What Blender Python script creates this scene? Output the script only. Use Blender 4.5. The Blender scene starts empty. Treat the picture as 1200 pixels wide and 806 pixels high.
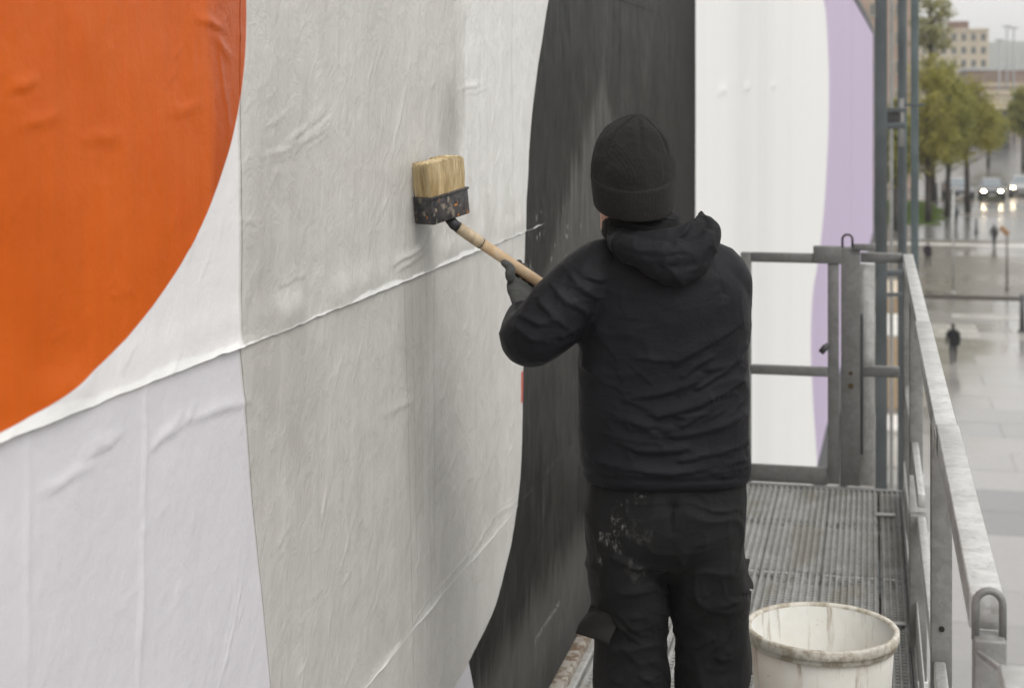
import bpy, bmesh, math, random
import numpy as np
from mathutils import Vector, Matrix
rnd = random.Random(7)
PI = math.pi
sc = bpy.context.scene
COL = sc.collection

# ------------------------------------------------------------------ camera
F = 1850.0                      # focal length in pixels of a 1200 px wide frame
PSI = math.atan(421 / F)
CS, SN = math.cos(PSI), math.sin(PSI)
CZ = 1.85
cam = bpy.data.cameras.new("camera")
cam_ob = bpy.data.objects.new("camera", cam)
COL.objects.link(cam_ob)
cam_ob.location = (0, 0, CZ)
cam_ob.rotation_euler = (PI / 2, 0, PSI)
cam.sensor_width = 36
cam.lens = F / 1200 * 36
cam.shift_y = -295 / 1200
cam.clip_start = 0.05
cam.clip_end = 20000
cam.dof.use_dof = True
cam.dof.focus_distance = 3.35
cam.dof.aperture_fstop = 5.4
sc.camera = cam_ob

# ------------------------------------------------------------------ world, sun, exposure
SUN_EL, SUN_AZ = math.radians(52), math.radians(118)      # azimuth clockwise from +Y
world = bpy.data.worlds.new("World")
sc.world = world
world.use_nodes = True
wn, wl = world.node_tree.nodes, world.node_tree.links
wn.clear()
sky = wn.new("ShaderNodeTexSky")
sky.sky_type = 'NISHITA'
sky.sun_disc = False
sky.sun_elevation = SUN_EL
sky.sun_rotation = SUN_AZ
sky.dust_density = 6.0
sky.air_density = 1.2
hsv = wn.new("ShaderNodeHueSaturation")
hsv.inputs['Saturation'].default_value = 0.10
cloud = wn.new("ShaderNodeMixRGB")          # even overcast deck over the sky
cloud.inputs[0].default_value = 0.80
cloud.inputs[2].default_value = (8.75, 8.65, 8.45, 1)
bg = wn.new("ShaderNodeBackground")
bg.inputs['Strength'].default_value = 0.10
wo = wn.new("ShaderNodeOutputWorld")
wl.new(sky.outputs[0], hsv.inputs['Color'])
wl.new(hsv.outputs[0], cloud.inputs[1])
wl.new(cloud.outputs[0], bg.inputs[0])
wl.new(bg.outputs[0], wo.inputs[0])
sun = bpy.data.lights.new("sun", 'SUN')
sun.energy = 1.1
sun.angle = math.radians(35)
sun.color = (1.0, 0.97, 0.93)
sun_ob = bpy.data.objects.new("sun", sun)
COL.objects.link(sun_ob)
sd = Vector((math.sin(SUN_AZ) * math.cos(SUN_EL), math.cos(SUN_AZ) * math.cos(SUN_EL), math.sin(SUN_EL)))
sun_ob.rotation_euler = sd.to_track_quat('Z', 'Y').to_euler()
sc.view_settings.view_transform = 'Standard'
sc.view_settings.look = 'None'
sc.view_settings.gamma = 1
sc.view_settings.use_curve_mapping = False
sc.view_settings.exposure = 0.5
sc.render.engine = 'CYCLES'
sc.cycles.use_denoising = True
sc.cycles.max_bounces = 6
sc.cycles.volume_bounces = 0

# ------------------------------------------------------------------ helpers: picture rays to places
def xy(px, d):
    u = (px - 600) / F * d
    return u * CS - d * SN, u * SN + d * CS
def zz(py, d):
    return CZ - (py - 108) / F * d
def depth_at(px, Y):
    return Y / ((px - 600) / F * SN + CS)
def x_at(px, Y):
    d = depth_at(px, Y)
    return xy(px, d)[0]
def wall_x(Y):
    return np.where(np.asarray(Y) < 10, -1.1, -1.1 + .0209 * (np.asarray(Y) - 10))
def wall(px, py):
    up = (px - 600) / F
    d = -1.1 / (up * CS - SN)
    Y = d * (up * SN + CS)
    if Y > 10 or d < 0:
        d = (-1.1 - .209) / ((up * CS - SN) - .0209 * (up * SN + CS))
        Y = d * (up * SN + CS)
    return Y, zz(py, d)
GZ = -10.15
def gz(Y):
    t = min(1, max(0, (Y - 108) / 55.0))
    return GZ + 1.5 * t * t * (3 - 2 * t)
def ground_d(py):
    d = 12 * F / (py - 108)
    for _ in range(40):
        d = .5 * d + .5 * (CZ - gz(d)) * F / (py - 108)
    return d
def on_ground(px, py):
    d = ground_d(py)
    x, y = xy(px, d)
    return x, y, gz(y)

# ------------------------------------------------------------------ helpers: noise
def _h(ix, iy, iz, seed):
    n = (ix * 374761393 + iy * 668265263 + iz * 2147483647 + seed * 144665) & 0xFFFFFFFF
    n = ((n ^ (n >> 13)) * 1274126177) & 0xFFFFFFFF
    n = (n ^ (n >> 16)) & 0xFFFFFFFF
    return n.astype(np.float64) / 2147483648.0 - 1
def vnoise(p, seed=0):
    p = np.asarray(p, float)
    i = np.floor(p).astype(np.int64)
    f = p - i
    f = f * f * f * (f * (f * 6 - 15) + 10)
    r = 0
    for dx in (0, 1):
        for dy in (0, 1):
            for dz in (0, 1):
                w = (f[:, 0] if dx else 1 - f[:, 0]) * (f[:, 1] if dy else 1 - f[:, 1]) * (f[:, 2] if dz else 1 - f[:, 2])
                r = r + w * _h(i[:, 0] + dx, i[:, 1] + dy, i[:, 2] + dz, seed)
    return r
def fbm(p, seed=0, oct=4):
    p = np.asarray(p, float)
    a, r = 1, 0
    for k in range(oct):
        r = r + a * vnoise(p * 2 ** k + 17.3 * k, seed + k)
        a *= .5
    return r

# ------------------------------------------------------------------ helpers: objects
def link(o, parent=None):
    COL.objects.link(o)
    if parent is not None:
        o.parent = parent
    return o
def tag(o, label, cat, group=None):
    o['label'] = label
    o['category'] = cat
    if group:
        o['group'] = group
    return o
def empty(name, loc=(0, 0, 0), rz=0, label=None, cat=None, group=None):
    o = bpy.data.objects.new(name, None)
    o.empty_display_size = .1
    link(o)
    o.location = loc
    o.rotation_euler = (0, 0, rz)
    if label:
        tag(o, label, cat, group)
    return o
def mesh_np(name, V, Fs, smooth=True):
    me = bpy.data.meshes.new(name)
    V = np.asarray(V, float)
    if isinstance(Fs, np.ndarray):
        nf, k = Fs.shape
        me.vertices.add(len(V)); me.vertices.foreach_set('co', V.ravel())
        me.loops.add(nf * k); me.loops.foreach_set('vertex_index', Fs.ravel().astype(np.int32))
        me.polygons.add(nf)
        me.polygons.foreach_set('loop_start', np.arange(0, nf * k, k, dtype=np.int32))
        me.update(calc_edges=True)
    else:
        me.from_pydata([tuple(v) for v in V], [], Fs)
        me.update()
    me.polygons.foreach_set('use_smooth', np.full(len(me.polygons), smooth))
    return me
def obj(name, me, m=None, parent=None, loc=None):
    o = bpy.data.objects.new(name, me)
    if m:
        me.materials.clear(); me.materials.append(m)
    link(o, parent)
    if loc is not None:
        o.location = loc
    return o
class MB:
    """collects simple shapes and links them as ONE mesh object"""
    def __init__(s):
        s.V, s.F = [], []
    def add(s, V, Fs):
        n = len(s.V)
        s.V += [tuple(v) for v in V]
        s.F += [tuple(i + n for i in f) for f in Fs]
        return s
    def box(s, a, b, M=None):
        x0, y0, z0 = a; x1, y1, z1 = b
        V = [(x0, y0, z0), (x1, y0, z0), (x1, y1, z0), (x0, y1, z0), (x0, y0, z1), (x1, y0, z1), (x1, y1, z1), (x0, y1, z1)]
        if M is not None:
            V = [tuple(M @ Vector(v)) for v in V]
        return s.add(V, [(3, 2, 1, 0), (4, 5, 6, 7), (0, 1, 5, 4), (1, 2, 6, 5), (2, 3, 7, 6), (3, 0, 4, 7)])
    def bar(s, p, q, w, h=None, up=(0, 0, 1)):
        p, q = Vector(p), Vector(q)
        h = h or w
        d = (q - p).normalized()
        u = Vector(up)
        if abs(d.dot(u)) > .99:
            u = Vector((1, 0, 0))
        a = d.cross(u).normalized(); b = a.cross(d).normalized()
        V = [p + a * (sx * w / 2) + b * (sy * h / 2) + (d * 0) for sx, sy in ((-1, -1), (1, -1), (1, 1), (-1, 1))]
        V += [v + (q - p) for v in V]
        return s.add(V, [(0, 1, 2, 3), (7, 6, 5, 4), (0, 4, 5, 1), (1, 5, 6, 2), (2, 6, 7, 3), (3, 7, 4, 0)])
    def tube(s, pts, rad, n=10, cap=True):
        V, Fs = tube_geo(pts, rad, n, cap)
        return s.add(V, Fs)
    def build(s, name, m, parent=None, bevel=0, smooth=False, segs=2):
        me = mesh_np(name, np.array(s.V), s.F, smooth)
        bm = bmesh.new(); bm.from_mesh(me)
        bmesh.ops.recalc_face_normals(bm, faces=bm.faces)
        if bevel:
            bmesh.ops.bevel(bm, geom=list(bm.edges), offset=bevel, segments=segs, profile=.5, affect='EDGES', clamp_overlap=True)
        bm.to_mesh(me); bm.free()
        if smooth or bevel:
            me.polygons.foreach_set('use_smooth', np.full(len(me.polygons), True))
            if bevel:
                try:
                    me.set_sharp_from_angle(angle=math.radians(50))
                except Exception:
                    pass
        return obj(name, me, m, parent)
def tube_geo(pts, rad, n=10, cap=True, ry=None):
    pts = [Vector(p) for p in pts]
    if not hasattr(rad, '__len__'):
        rad = [rad] * len(pts)
    V, Fs = [], []
    prev = None
    for i, p in enumerate(pts):
        t = (pts[min(i + 1, len(pts) - 1)] - pts[max(i - 1, 0)]).normalized()
        if prev is None:
            a = t.cross(Vector((0, 0, 1)))
            if a.length < .05:
                a = t.cross(Vector((0, 1, 0)))
            a.normalize()
        else:
            a = prev - t * prev.dot(t)
            a.normalize()
        b = t.cross(a).normalized()
        prev = a
        rr = rad[i]
        ra, rb = (rr if hasattr(rr, '__len__') else (rr, rr))
        for k in range(n):
            th = 2 * PI * k / n
            V.append(p + a * (ra * math.cos(th)) + b * (rb * math.sin(th)))
    for i in range(len(pts) - 1):
        for k in range(n):
            k2 = (k + 1) % n
            Fs.append((i * n + k, i * n + k2, (i + 1) * n + k2, (i + 1) * n + k))
    if cap:
        Fs.append(tuple(range(n - 1, -1, -1)))
        Fs.append(tuple((len(pts) - 1) * n + k for k in range(n)))
    return V, Fs
def smooth_path(pts, vals, m=6):
    """Catmull-Rom through points, with values"""
    P = [np.r_[np.array(p, float), np.atleast_1d(np.array(v, float))] for p, v in zip(pts, vals)]
    out = []
    for i in range(len(P) - 1):
        p0, p1, p2, p3 = P[max(i - 1, 0)], P[i], P[i + 1], P[min(i + 2, len(P) - 1)]
        for k in range(m):
            t = k / m
            out.append(.5 * (2 * p1 + (p2 - p0) * t + (2 * p0 - 5 * p1 + 4 * p2 - p3) * t * t + (3 * p1 - p0 - 3 * p2 + p3) * t ** 3))
    out.append(P[-1])
    return [o[:3] for o in out], [o[3:] if len(o) > 4 else o[3] for o in out]
def rings_geo(rings, n=40, e=2.4):
    """horizontal super-ellipse rings (z, cx, cy, rx, ry[, tilt])"""
    V, Fs = [], []
    for r in rings:
        z, cx, cy, rx, ry = r[:5]
        tl = r[5] if len(r) > 5 else 0
        for k in range(n):
            th = 2 * PI * k / n
            c, s = math.cos(th), math.sin(th)
            x = rx * math.copysign(abs(c) ** (2 / e), c)
            y = ry * math.copysign(abs(s) ** (2 / e), s)
            V.append((cx + x, cy + y, z + tl * y))
    for i in range(len(rings) - 1):
        for k in range(n):
            k2 = (k + 1) % n
            Fs.append((i * n + k, i * n + k2, (i + 1) * n + k2, (i + 1) * n + k))
    Fs.append(tuple(range(n - 1, -1, -1)))
    Fs.append(tuple((len(rings) - 1) * n + k for k in range(n)))
    return V, Fs
def interp_rings(R, m=5):
    out = []
    A = [np.array(r, float) for r in R]
    for i in range(len(A) - 1):
        p0, p1, p2, p3 = A[max(i - 1, 0)], A[i], A[i + 1], A[min(i + 2, len(A) - 1)]
        for k in range(m):
            t = k / m
            out.append(.5 * (2 * p1 + (p2 - p0) * t + (2 * p0 - 5 * p1 + 4 * p2 - p3) * t * t + (3 * p1 - p0 - 3 * p2 + p3) * t ** 3))
    out.append(A[-1])
    return out
def fuse(name, geos, voxel, smooth_it=6):
    """several closed shells fused into one continuous skin; returns numpy verts, faces"""
    mb = MB()
    for V, Fs in geos:
        mb.add(V, Fs)
    me = mesh_np(name + "_raw", np.array(mb.V), mb.F)
    bm = bmesh.new(); bm.from_mesh(me); bmesh.ops.recalc_face_normals(bm, faces=bm.faces); bm.to_mesh(me); bm.free()
    o = bpy.data.objects.new(name + "_raw", me)
    COL.objects.link(o)
    md = o.modifiers.new("r", 'REMESH'); md.mode = 'VOXEL'; md.voxel_size = voxel
    ms = o.modifiers.new("s", 'SMOOTH'); ms.iterations = smooth_it; ms.factor = .5
    dg = bpy.context.evaluated_depsgraph_get()
    ev = bpy.data.meshes.new_from_object(o.evaluated_get(dg))
    bpy.data.objects.remove(o); bpy.data.meshes.remove(me)
    return ev
def get_vn(me):
    n = len(me.vertices)
    V = np.empty(n * 3); me.vertices.foreach_get('co', V)
    N = np.empty(n * 3); me.vertices.foreach_get('normal', N)
    return V.reshape(-1, 3), N.reshape(-1, 3)
def set_v(me, V):
    me.vertices.foreach_set('co', np.ascontiguousarray(V).ravel()); me.update()
    me.polygons.foreach_set('use_smooth', np.full(len(me.polygons), True))
def copy_tree(o, parent=None):
    c = o.copy(); COL.objects.link(c)
    if parent:
        c.parent = parent
    for ch in list(o.children):
        copy_tree(ch, c)
    return c

# ------------------------------------------------------------------ helpers: node materials
class NT:
    def __init__(s, name):
        s.m = bpy.data.materials.new(name); s.m.use_nodes = True
        s.t = s.m.node_tree; s.n = s.t.nodes; s.l = s.t.links
        s.b = s.n['Principled BSDF']
    def set(s, k, v):
        i = s.b.inputs[k]
        s.put(i, v)
        return s
    def put(s, i, v):
        if isinstance(v, bpy.types.NodeSocket):
            s.l.new(v, i)
        else:
            if i.type == 'RGBA' and len(v) == 3:
                v = (*v, 1)
            i.default_value = v
    def math(s, op, a, b=0.0, c=None, clamp=False):
        n = s.n.new('ShaderNodeMath'); n.operation = op; n.use_clamp = clamp
        s.put(n.inputs[0], a); s.put(n.inputs[1], b)
        if c is not None:
            s.put(n.inputs[2], c)
        return n.outputs[0]
    def mix(s, f, a, b, mode='MIX'):
        n = s.n.new('ShaderNodeMixRGB'); n.blend_type = mode
        s.put(n.inputs[0], f); s.put(n.inputs[1], a); s.put(n.inputs[2], b)
        return n.outputs[0]
    def coord(s, k='Object'):
        return s.n.new('ShaderNodeTexCoord').outputs[k]
    def vmap(s, v, scale=(1, 1, 1), loc=(0, 0, 0)):
        n = s.n.new('ShaderNodeMapping'); s.l.new(v, n.inputs[0])
        n.inputs['Scale'].default_value = scale; n.inputs['Location'].default_value = loc
        return n.outputs[0]
    def noise(s, v, scale=5, detail=4, rough=.55, dist=0):
        n = s.n.new('ShaderNodeTexNoise'); s.l.new(v, n.inputs['Vector'])
        n.inputs['Scale'].default_value = scale; n.inputs['Detail'].default_value = detail
        n.inputs['Roughness'].default_value = rough; n.inputs['Distortion'].default_value = dist
        return n.outputs[0]
    def voro(s, v, scale=5, out='Distance', feature='F1'):
        n = s.n.new('ShaderNodeTexVoronoi'); s.l.new(v, n.inputs['Vector']); n.feature = feature
        n.inputs['Scale'].default_value = scale
        return n.outputs[out]
    def sm(s, v, a, b, lo=0.0, hi=1.0):
        n = s.n.new('ShaderNodeMapRange'); n.interpolation_type = 'SMOOTHSTEP'
        s.put(n.inputs[0], v)
        for i, q in zip((1, 2, 3, 4), (a, b, lo, hi)):
            n.inputs[i].default_value = q
        return n.outputs[0]
    def sep(s, v):
        n = s.n.new('ShaderNodeSeparateXYZ'); s.l.new(v, n.inputs[0])
        return n.outputs
    def rand(s):
        return s.n.new('ShaderNodeObjectInfo').outputs['Random']
    def bump(s, h, strength=.3, dist=.01):
        n = s.n.new('ShaderNodeBump'); s.put(n.inputs['Height'], h)
        n.inputs['Strength'].default_value = strength; n.inputs['Distance'].default_value = dist
        s.l.new(n.outputs[0], s.b.inputs['Normal'])
        return s
    def fcurve(s, v, pts):
        """piecewise curve y(x) through points; x over their own range"""
        xs = [p[0] for p in pts]; ys = [p[1] for p in pts]
        x0, x1, y0, y1 = min(xs), max(xs), min(ys) - 1e-4, max(ys) + 1e-4
        t = s.math('DIVIDE', s.math('SUBTRACT', v, x0), x1 - x0, clamp=True)
        n = s.n.new('ShaderNodeFloatCurve')
        c = n.mapping.curves[0]
        pp = sorted([((x - x0) / (x1 - x0), (y - y0) / (y1 - y0)) for x, y in pts])
        while len(c.points) < len(pp):
            c.points.new(.5, .5)
        for q, (x, y) in zip(c.points, pp):
            q.location = (x, y); q.handle_type = 'AUTO'
        n.mapping.update()
        s.l.new(t, n.inputs['Value'])
        return s.math('ADD', s.math('MULTIPLY', n.outputs[0], y1 - y0), y0)
MAT = {}
def simple(name, col, rough=.6, metal=0.0, var=.15, scale=8, bump=0.0, bdist=.005, spec=None, coat=0):
    if name in MAT:
        return MAT[name]
    t = NT(name)
    co = t.coord()
    n = t.noise(co, scale, 5)
    f = t.sm(n, .3, .7)
    a = tuple(c * (1 - var) for c in col); b = tuple(min(1, c * (1 + var)) for c in col)
    t.set('Base Color', t.mix(f, a, b))
    t.set('Roughness', t.math('ADD', t.math('MULTIPLY', n, .25), rough - .125, clamp=True))
    t.set('Metallic', metal)
    if spec is not None:
        t.set('Specular IOR Level', spec)
    if coat:
        t.set('Coat Weight', coat)
    if bump:
        t.bump(t.noise(co, scale * 6, 4), bump, bdist)
    MAT[name] = t.m
    return t.m
def galv(name, dark=.34, light=.55, rust=.3, rough=.42, metal=.75, trodden=False):
    t = NT(name)
    co = t.coord()
    wco = t.n.new('ShaderNodeNewGeometry').outputs['Position']
    sp = t.voro(co, 55, 'Color')
    g = t.sep(sp)[0]
    n = t.noise(wco, 9, 6, .65)
    n2 = t.noise(wco, 45, 4, .6)
    v = t.math('ADD', t.math('MULTIPLY', g, .14), t.math('MULTIPLY', n, .80))
    col = t.mix(t.sm(v, .25, .75), (dark, dark * 1.0, dark * .97), (light, light, light * .985))
    scr = t.sm(t.noise(t.vmap(wco, (40, 14, 40), (1, 2, 3)), 2.2, 5, .7), .60, .68)
    col = t.mix(t.math('MULTIPLY', scr, .3), col, (.15, .15, .145))
    dirt = t.sm(t.noise(t.vmap(wco, (4, 4, 1.2), (3, 1, 7)), 3, 7, .75), .48, .66)
    col = t.mix(t.math('MULTIPLY', dirt, .38), col, (.18, .175, .16))
    rs = t.math('MULTIPLY', t.sm(t.noise(t.vmap(wco, (1, 1, 1), (9, 2, 4)), 14, 7, .75), .66, .74), rust)
    col = t.mix(rs, col, (.16, .075, .03))
    if trodden:                                # dried mud and paste trodden into the deck, worst at the joints
        P = t.sep(wco)
        g1 = t.noise(t.vmap(wco, (3, 1.1, 1), (2, 0, 0)), 2.0, 6, .65)
        col = t.mix(t.math('MULTIPLY', t.sm(g1, .46, .62), .6), col, (.27, .25, .20))
        fine = t.noise(t.vmap(wco, (30, 12, 1)), 1.5, 4, .7)
        for yc, w in ((6.92, .07), (6.16, .12)):
            b_ = t.math('SUBTRACT', 1.0, t.math('DIVIDE', t.math('ABSOLUTE', t.math('SUBTRACT', P[1], yc)), w), clamp=True)
            b_ = t.math('MULTIPLY', t.sm(b_, 0, .5), t.math('MULTIPLY', t.sm(fine, .46, .58), t.sm(P[2], -.004, -.010)))
            col = t.mix(t.math('MULTIPLY', b_, .85), col, (.05, .045, .038))
    t.set('Base Color', col)
    t.set('Metallic', t.math('SUBTRACT', metal, t.math('MAXIMUM', t.math('MULTIPLY', dirt, .3), rs), clamp=True))
    t.set('Roughness', t.math('ADD', rough - .12, t.math('MULTIPLY', n2, .3)))
    t.bump(t.math('ADD', n2, t.math('MULTIPLY', t.noise(wco, 160, 3), .5)), .28, .003)
    return t.m
M_GALV = galv('galvanised_steel', .48, .72, .20, .33, .6)
M_GALV_DARK = galv('weathered_galvanised_steel', .19, .31, .6, .5, .4)
M_GATE = galv('dull_gate_steel', .17, .25, .35, .55, .3)
M_DECK = galv('worn_deck_steel', .34, .52, .25, .45, .3, True)
M_SCAF = simple('blue_grey_scaffold_paint', (.085, .095, .10), .55, .2, .2, 3)

# ------------------------------------------------------------------ the mural: wall board, printed sheets
def paper_material():
    t = NT('printed_poster_paper')
    uv = t.n.new('ShaderNodeUVMap').outputs[0]
    S = t.sep(uv)
    Y, Z = S[0], S[1]
    def gt(a, b, w=.002):                      # a > b, soft by w
        return t.math('DIVIDE', t.math('ADD', t.math('SUBTRACT', a, b), w), 2 * w, clamp=True)
    AND = lambda a, b: t.math('MULTIPLY', a, b)
    NOT = lambda a: t.math('SUBTRACT', 1.0, a, clamp=True)
    # orange disc
    e = t.math('ADD', t.math('POWER', t.math('DIVIDE', t.math('ABSOLUTE', t.math('SUBTRACT', Y, 1.741)), .907), 2.0),
               t.math('POWER', t.math('DIVIDE', t.math('ABSOLUTE', t.math('SUBTRACT', Z, 1.977)), .565), 2.0))
    m_or = gt(1.0, e, .006)
    bl = [wall(*p) for p in [(639, 0), (629, 60), (621, 120), (613, 230), (611, 289), (610, 432), (609, 487), (604, 583), (584, 684), (545, 775), (528, 806)]]
    bl = [(z, y) for y, z in bl] + [(.20, 3.3), (2.6, 5.75), (4.3, 6.6)]
    Yb = t.fcurve(Z, bl)
    tri = t.math('ADD', 4.246, t.math('MULTIPLY', t.math('SUBTRACT', .269, Z), .617))
    m_bl = AND(gt(Y, t.math('MAXIMUM', Yb, tri), .003), gt(10.034, Y, .008))
    lil = [(z, y) for y, z in [wall(*p) for p in [(964, 0), (969, 48), (970.6, 112), (968, 197), (961, 283), (957, 312), (950.6, 359), (949.4, 399), (951, 451), (955, 514), (957, 546)]]]
    m_li = gt(Y, t.fcurve(Z, lil), .05)
    Yg = t.math('ADD', 2.61, t.math('MULTIPLY', t.math('MAXIMUM', t.math('SUBTRACT', 1.40, Z), 0.0), .24))
    m_gr = AND(AND(gt(Y, Yg, .006), gt(Yb, Y, .003)), NOT(m_or))
    st = t.noise(t.vmap(uv, (26, 1.1, 1)), 1.0, 5, .6)          # runs down the sheet
    st2 = t.noise(t.vmap(uv, (75, 1.6, 1), (3, 8, 0)), 1.0, 4, .6)
    bl1 = t.noise(uv, 2.2, 5, .6)
    bl2 = t.noise(uv, 9, 6, .65)
    near = gt(9.0, Y, 1.0)
    # paper white
    up = gt(Z, 1.40, .01)
    white = t.mix(up, (.625, .612, .645), (.725, .715, .720))
    white = t.mix(near, (.85, .85, .845), white)
    fst = t.noise(t.vmap(uv, (1.6, .05, 1)), 1.0, 3, .5)
    white = t.mix(1.0, white, t.mix(t.sm(fst, .35, .65), (.985, .985, .985), (1.01, 1.01, 1.01)), 'MULTIPLY')
    # pasted grey
    edge_n = t.math('MULTIPLY', t.math('SUBTRACT', t.noise(t.vmap(uv, (6, 2, 1)), 1, 4, .6), .5), .5)
    dry = AND(gt(Y, t.math('ADD', 4.18, edge_n), .03), gt(Z, t.math('ADD', 1.50, edge_n), .05))
    grey = t.mix(up, (.520, .508, .488), (.54, .53, .51))
    grey = t.mix(t.sm(Y, 3.9, 4.8), grey, (.60, .59, .57))
    grey = t.mix(dry, grey, (.70, .695, .68))
    grey = t.mix(1.0, grey, t.mix(t.sm(st, .3, .72), (.955, .955, .95), (1.02, 1.02, 1.02)), 'MULTIPLY')
    grey = t.mix(1.0, grey, t.mix(t.sm(bl2, .3, .75), (.95, .95, .94), (1.05, 1.05, 1.05)), 'MULTIPLY')
    for px, py, sy, sz, a in ((522, 135, 0.1, 0.13, 0.853), (485, 345, 0.16, 0.22, 0.775), (482, 450, 0.1, 0.3, 0.542), (300, 300, 0.1, 0.35, 0.341), (345, 470, 0.16, 0.16, 0.341), (440, 60, .10, .3, .18), (570, 470, .10, .5, .15), (330, 170, 0.12, 0.2, 0.31)):
        yc, zc = wall(px, py)                         # damp patches soaked with paste
        q = t.math('ADD', t.math('POWER', t.math('DIVIDE', t.math('ABSOLUTE', t.math('SUBTRACT', Y, yc)), sy), 2.0), t.math('POWER', t.math('DIVIDE', t.math('ABSOLUTE', t.math('SUBTRACT', Z, zc)), sz), 2.0))
        q = t.math('ADD', t.math('SUBTRACT', 1.0, q), t.math('MULTIPLY', t.math('SUBTRACT', t.noise(t.vmap(uv, (7, 2.4, 1), (px, py, 0)), 1.0, 5, .65), .5), 2.6))
        grey = t.mix(t.math('MULTIPLY', t.sm(q, -.7, 1.3), a), grey, (.345, .335, .31))
    stain = AND(t.sm(t.noise(t.vmap(uv, (60, 3.6, 1), (1, 5, 0)), 1, 7, .75), .57, .68), t.sm(bl1, .48, .62))
    grey = t.mix(t.math('MULTIPLY', stain, .65), grey, (.28, .27, .25))
    # dark trickles under the brush
    for y0, k, w, a, lo in ((wall(497, 360)[0], .05, .0035, .45, .40), (wall(489, 360)[0], .05, .002, .6, .75), (wall(455, 360)[0], .06, .0015, .4, .9), (wall(527, 270)[0], .0, .0012, .5, 1.38),(wall(472, 360)[0], .07, .0024, .85, .42), (wall(480, 360)[0], .06, .0018, .75, .5), (wall(466, 360)[0], .06, .0012, .3, .6), (wall(521, 270)[0], .0, .0022, .55, 1.38), (wall(505, 400)[0], .02, .012, .25, .6)):
        yy = t.math('ADD', y0, t.math('MULTIPLY', t.math('SUBTRACT', 1.2, Z), k))
        ln = t.math('SUBTRACT', 1.0, t.math('DIVIDE', t.math('ABSOLUTE', t.math('SUBTRACT', Y, yy)), w), clamp=True)
        ln = AND(AND(ln, gt(Z, lo, .05)), gt(1.40 if lo < 1.3 else 1.55, Z, .03))
        grey = t.mix(t.math('MULTIPLY', ln, a), grey, (.16, .158, .15))
    ysm = t.math('ADD', wall(597, 150)[0], t.math('MULTIPLY', t.math('SUBTRACT', t.noise(t.vmap(uv, (0, 6, 1)), 1, 2), .5), .02))
    ln = t.math('SUBTRACT', 1.0, t.math('DIVIDE', t.math('ABSOLUTE', t.math('SUBTRACT', Y, ysm)), .006), clamp=True)
    grey = t.mix(t.math('MULTIPLY', AND(ln, gt(Z, 1.30, .02)), .65), grey, (.25, .245, .235))
    col = t.mix(m_gr, white, grey)
    red = AND(AND(gt(Y, 4.925, .003), gt(Yb, Y, .003)), AND(gt(Z, .855), gt(.955, Z)))
    col = t.mix(red, col, (.55, .06, .03))
    # orange
    orange = t.mix(t.sm(bl1, .3, .7), (.53, .092, .006), (.60, .112, .008))
    orange = t.mix(1.0, orange, t.mix(t.sm(st, .3, .7), (.965, .965, .965), (1.03, 1.03, 1.03)), 'MULTIPLY')
    wet = AND(gt(Y, t.math('ADD', 2.50, t.math('MULTIPLY', edge_n, .3)), .02), gt(Z, 1.55, .05))
    orange = t.mix(t.math('MULTIPLY', wet, .5), orange, (.33, .055, .010))
    col = t.mix(m_or, col, orange)
    # black with grey paste runs
    black = t.mix(t.sm(bl1, .3, .7), (.0125, .012, .011), (.020, .0195, .018))
    runs = AND(t.sm(st2, .52, .78), t.sm(t.noise(t.vmap(uv, (5, 1.5, 1), (4, 4, 0)), 1, 5), .45, .65))
    black = t.mix(t.math('MULTIPLY', runs, AND(.75, gt(8.2, Y, 1.2))), black, (.13, .13, .122))
    haz = t.sm(t.noise(t.vmap(uv, (2.2, .9, 1), (5, 2, 0)), 1.0, 5, .6), .52, .70)
    black = t.mix(t.math('MULTIPLY', AND(haz, t.sm(st2, .35, .6)), AND(.5, gt(8.6, Y, .8))), black, (.085, .084, .078))
    yp, zp = wall(703, 80)                                  # pointed damp patch of streaky paste
    q = t.math('SUBTRACT', t.math('MULTIPLY', t.math('SUBTRACT', zp, Z), 1.7), t.math('ABSOLUTE', t.math('SUBTRACT', Y, yp)))
    q = t.math('ADD', q, t.math('MULTIPLY', t.math('SUBTRACT', st2, .5), 1.1))
    q = AND(t.sm(q, -.02, .22), t.sm(Z, .75, 1.3))
    black = t.mix(AND(q, t.math('ADD', .15, t.math('MULTIPLY', t.sm(st2, .38, .66), .75))), black, (.125, .124, .117))
    painted_sheen = gt(t.math('ADD', .16, t.math('MULTIPLY', t.math('SUBTRACT', st, .5), .3)), Z, .06)  # wet reflection low on the black, painted in as lighter streaky grey
    black = t.mix(t.math('MULTIPLY', painted_sheen, .65), black, (.105, .10, .094))
    spl = AND(t.sm(t.math('ADD', t.voro(t.vmap(uv, (13, 6, 1)), 2.2), t.math('MULTIPLY', t.noise(uv, 40, 4), .7)), .44, .54, 1, 0), AND(AND(gt(Y, 5.0, .1), gt(6.1, Y, .15)), AND(gt(Z, 1.12, .05), gt(1.46, Z, .05))))
    spl = AND(spl, t.sm(t.noise(uv, 5.5, 3), .48, .56, 0, .75))
    black = t.mix(spl, black, (.55, .55, .53))
    ya, za = wall(624, 752); yb, zb = wall(652, 705)            # one dry swipe of paste
    q = t.math('SUBTRACT', t.math('SUBTRACT', Z, za), t.math('MULTIPLY', t.math('SUBTRACT', Y, ya), (zb - za) / (yb - ya)))
    sw = AND(t.math('SUBTRACT', 1.0, t.math('DIVIDE', t.math('ABSOLUTE', q), .014), clamp=True), AND(gt(Y, ya), gt(yb, Y)))
    sw = AND(sw, t.sm(t.noise(t.vmap(uv, (30, 60, 1)), 1.5, 4), .45, .6))
    black = t.mix(t.math('MULTIPLY', sw, .7), black, (.4, .4, .39))
    col = t.mix(m_bl, col, black)
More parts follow.
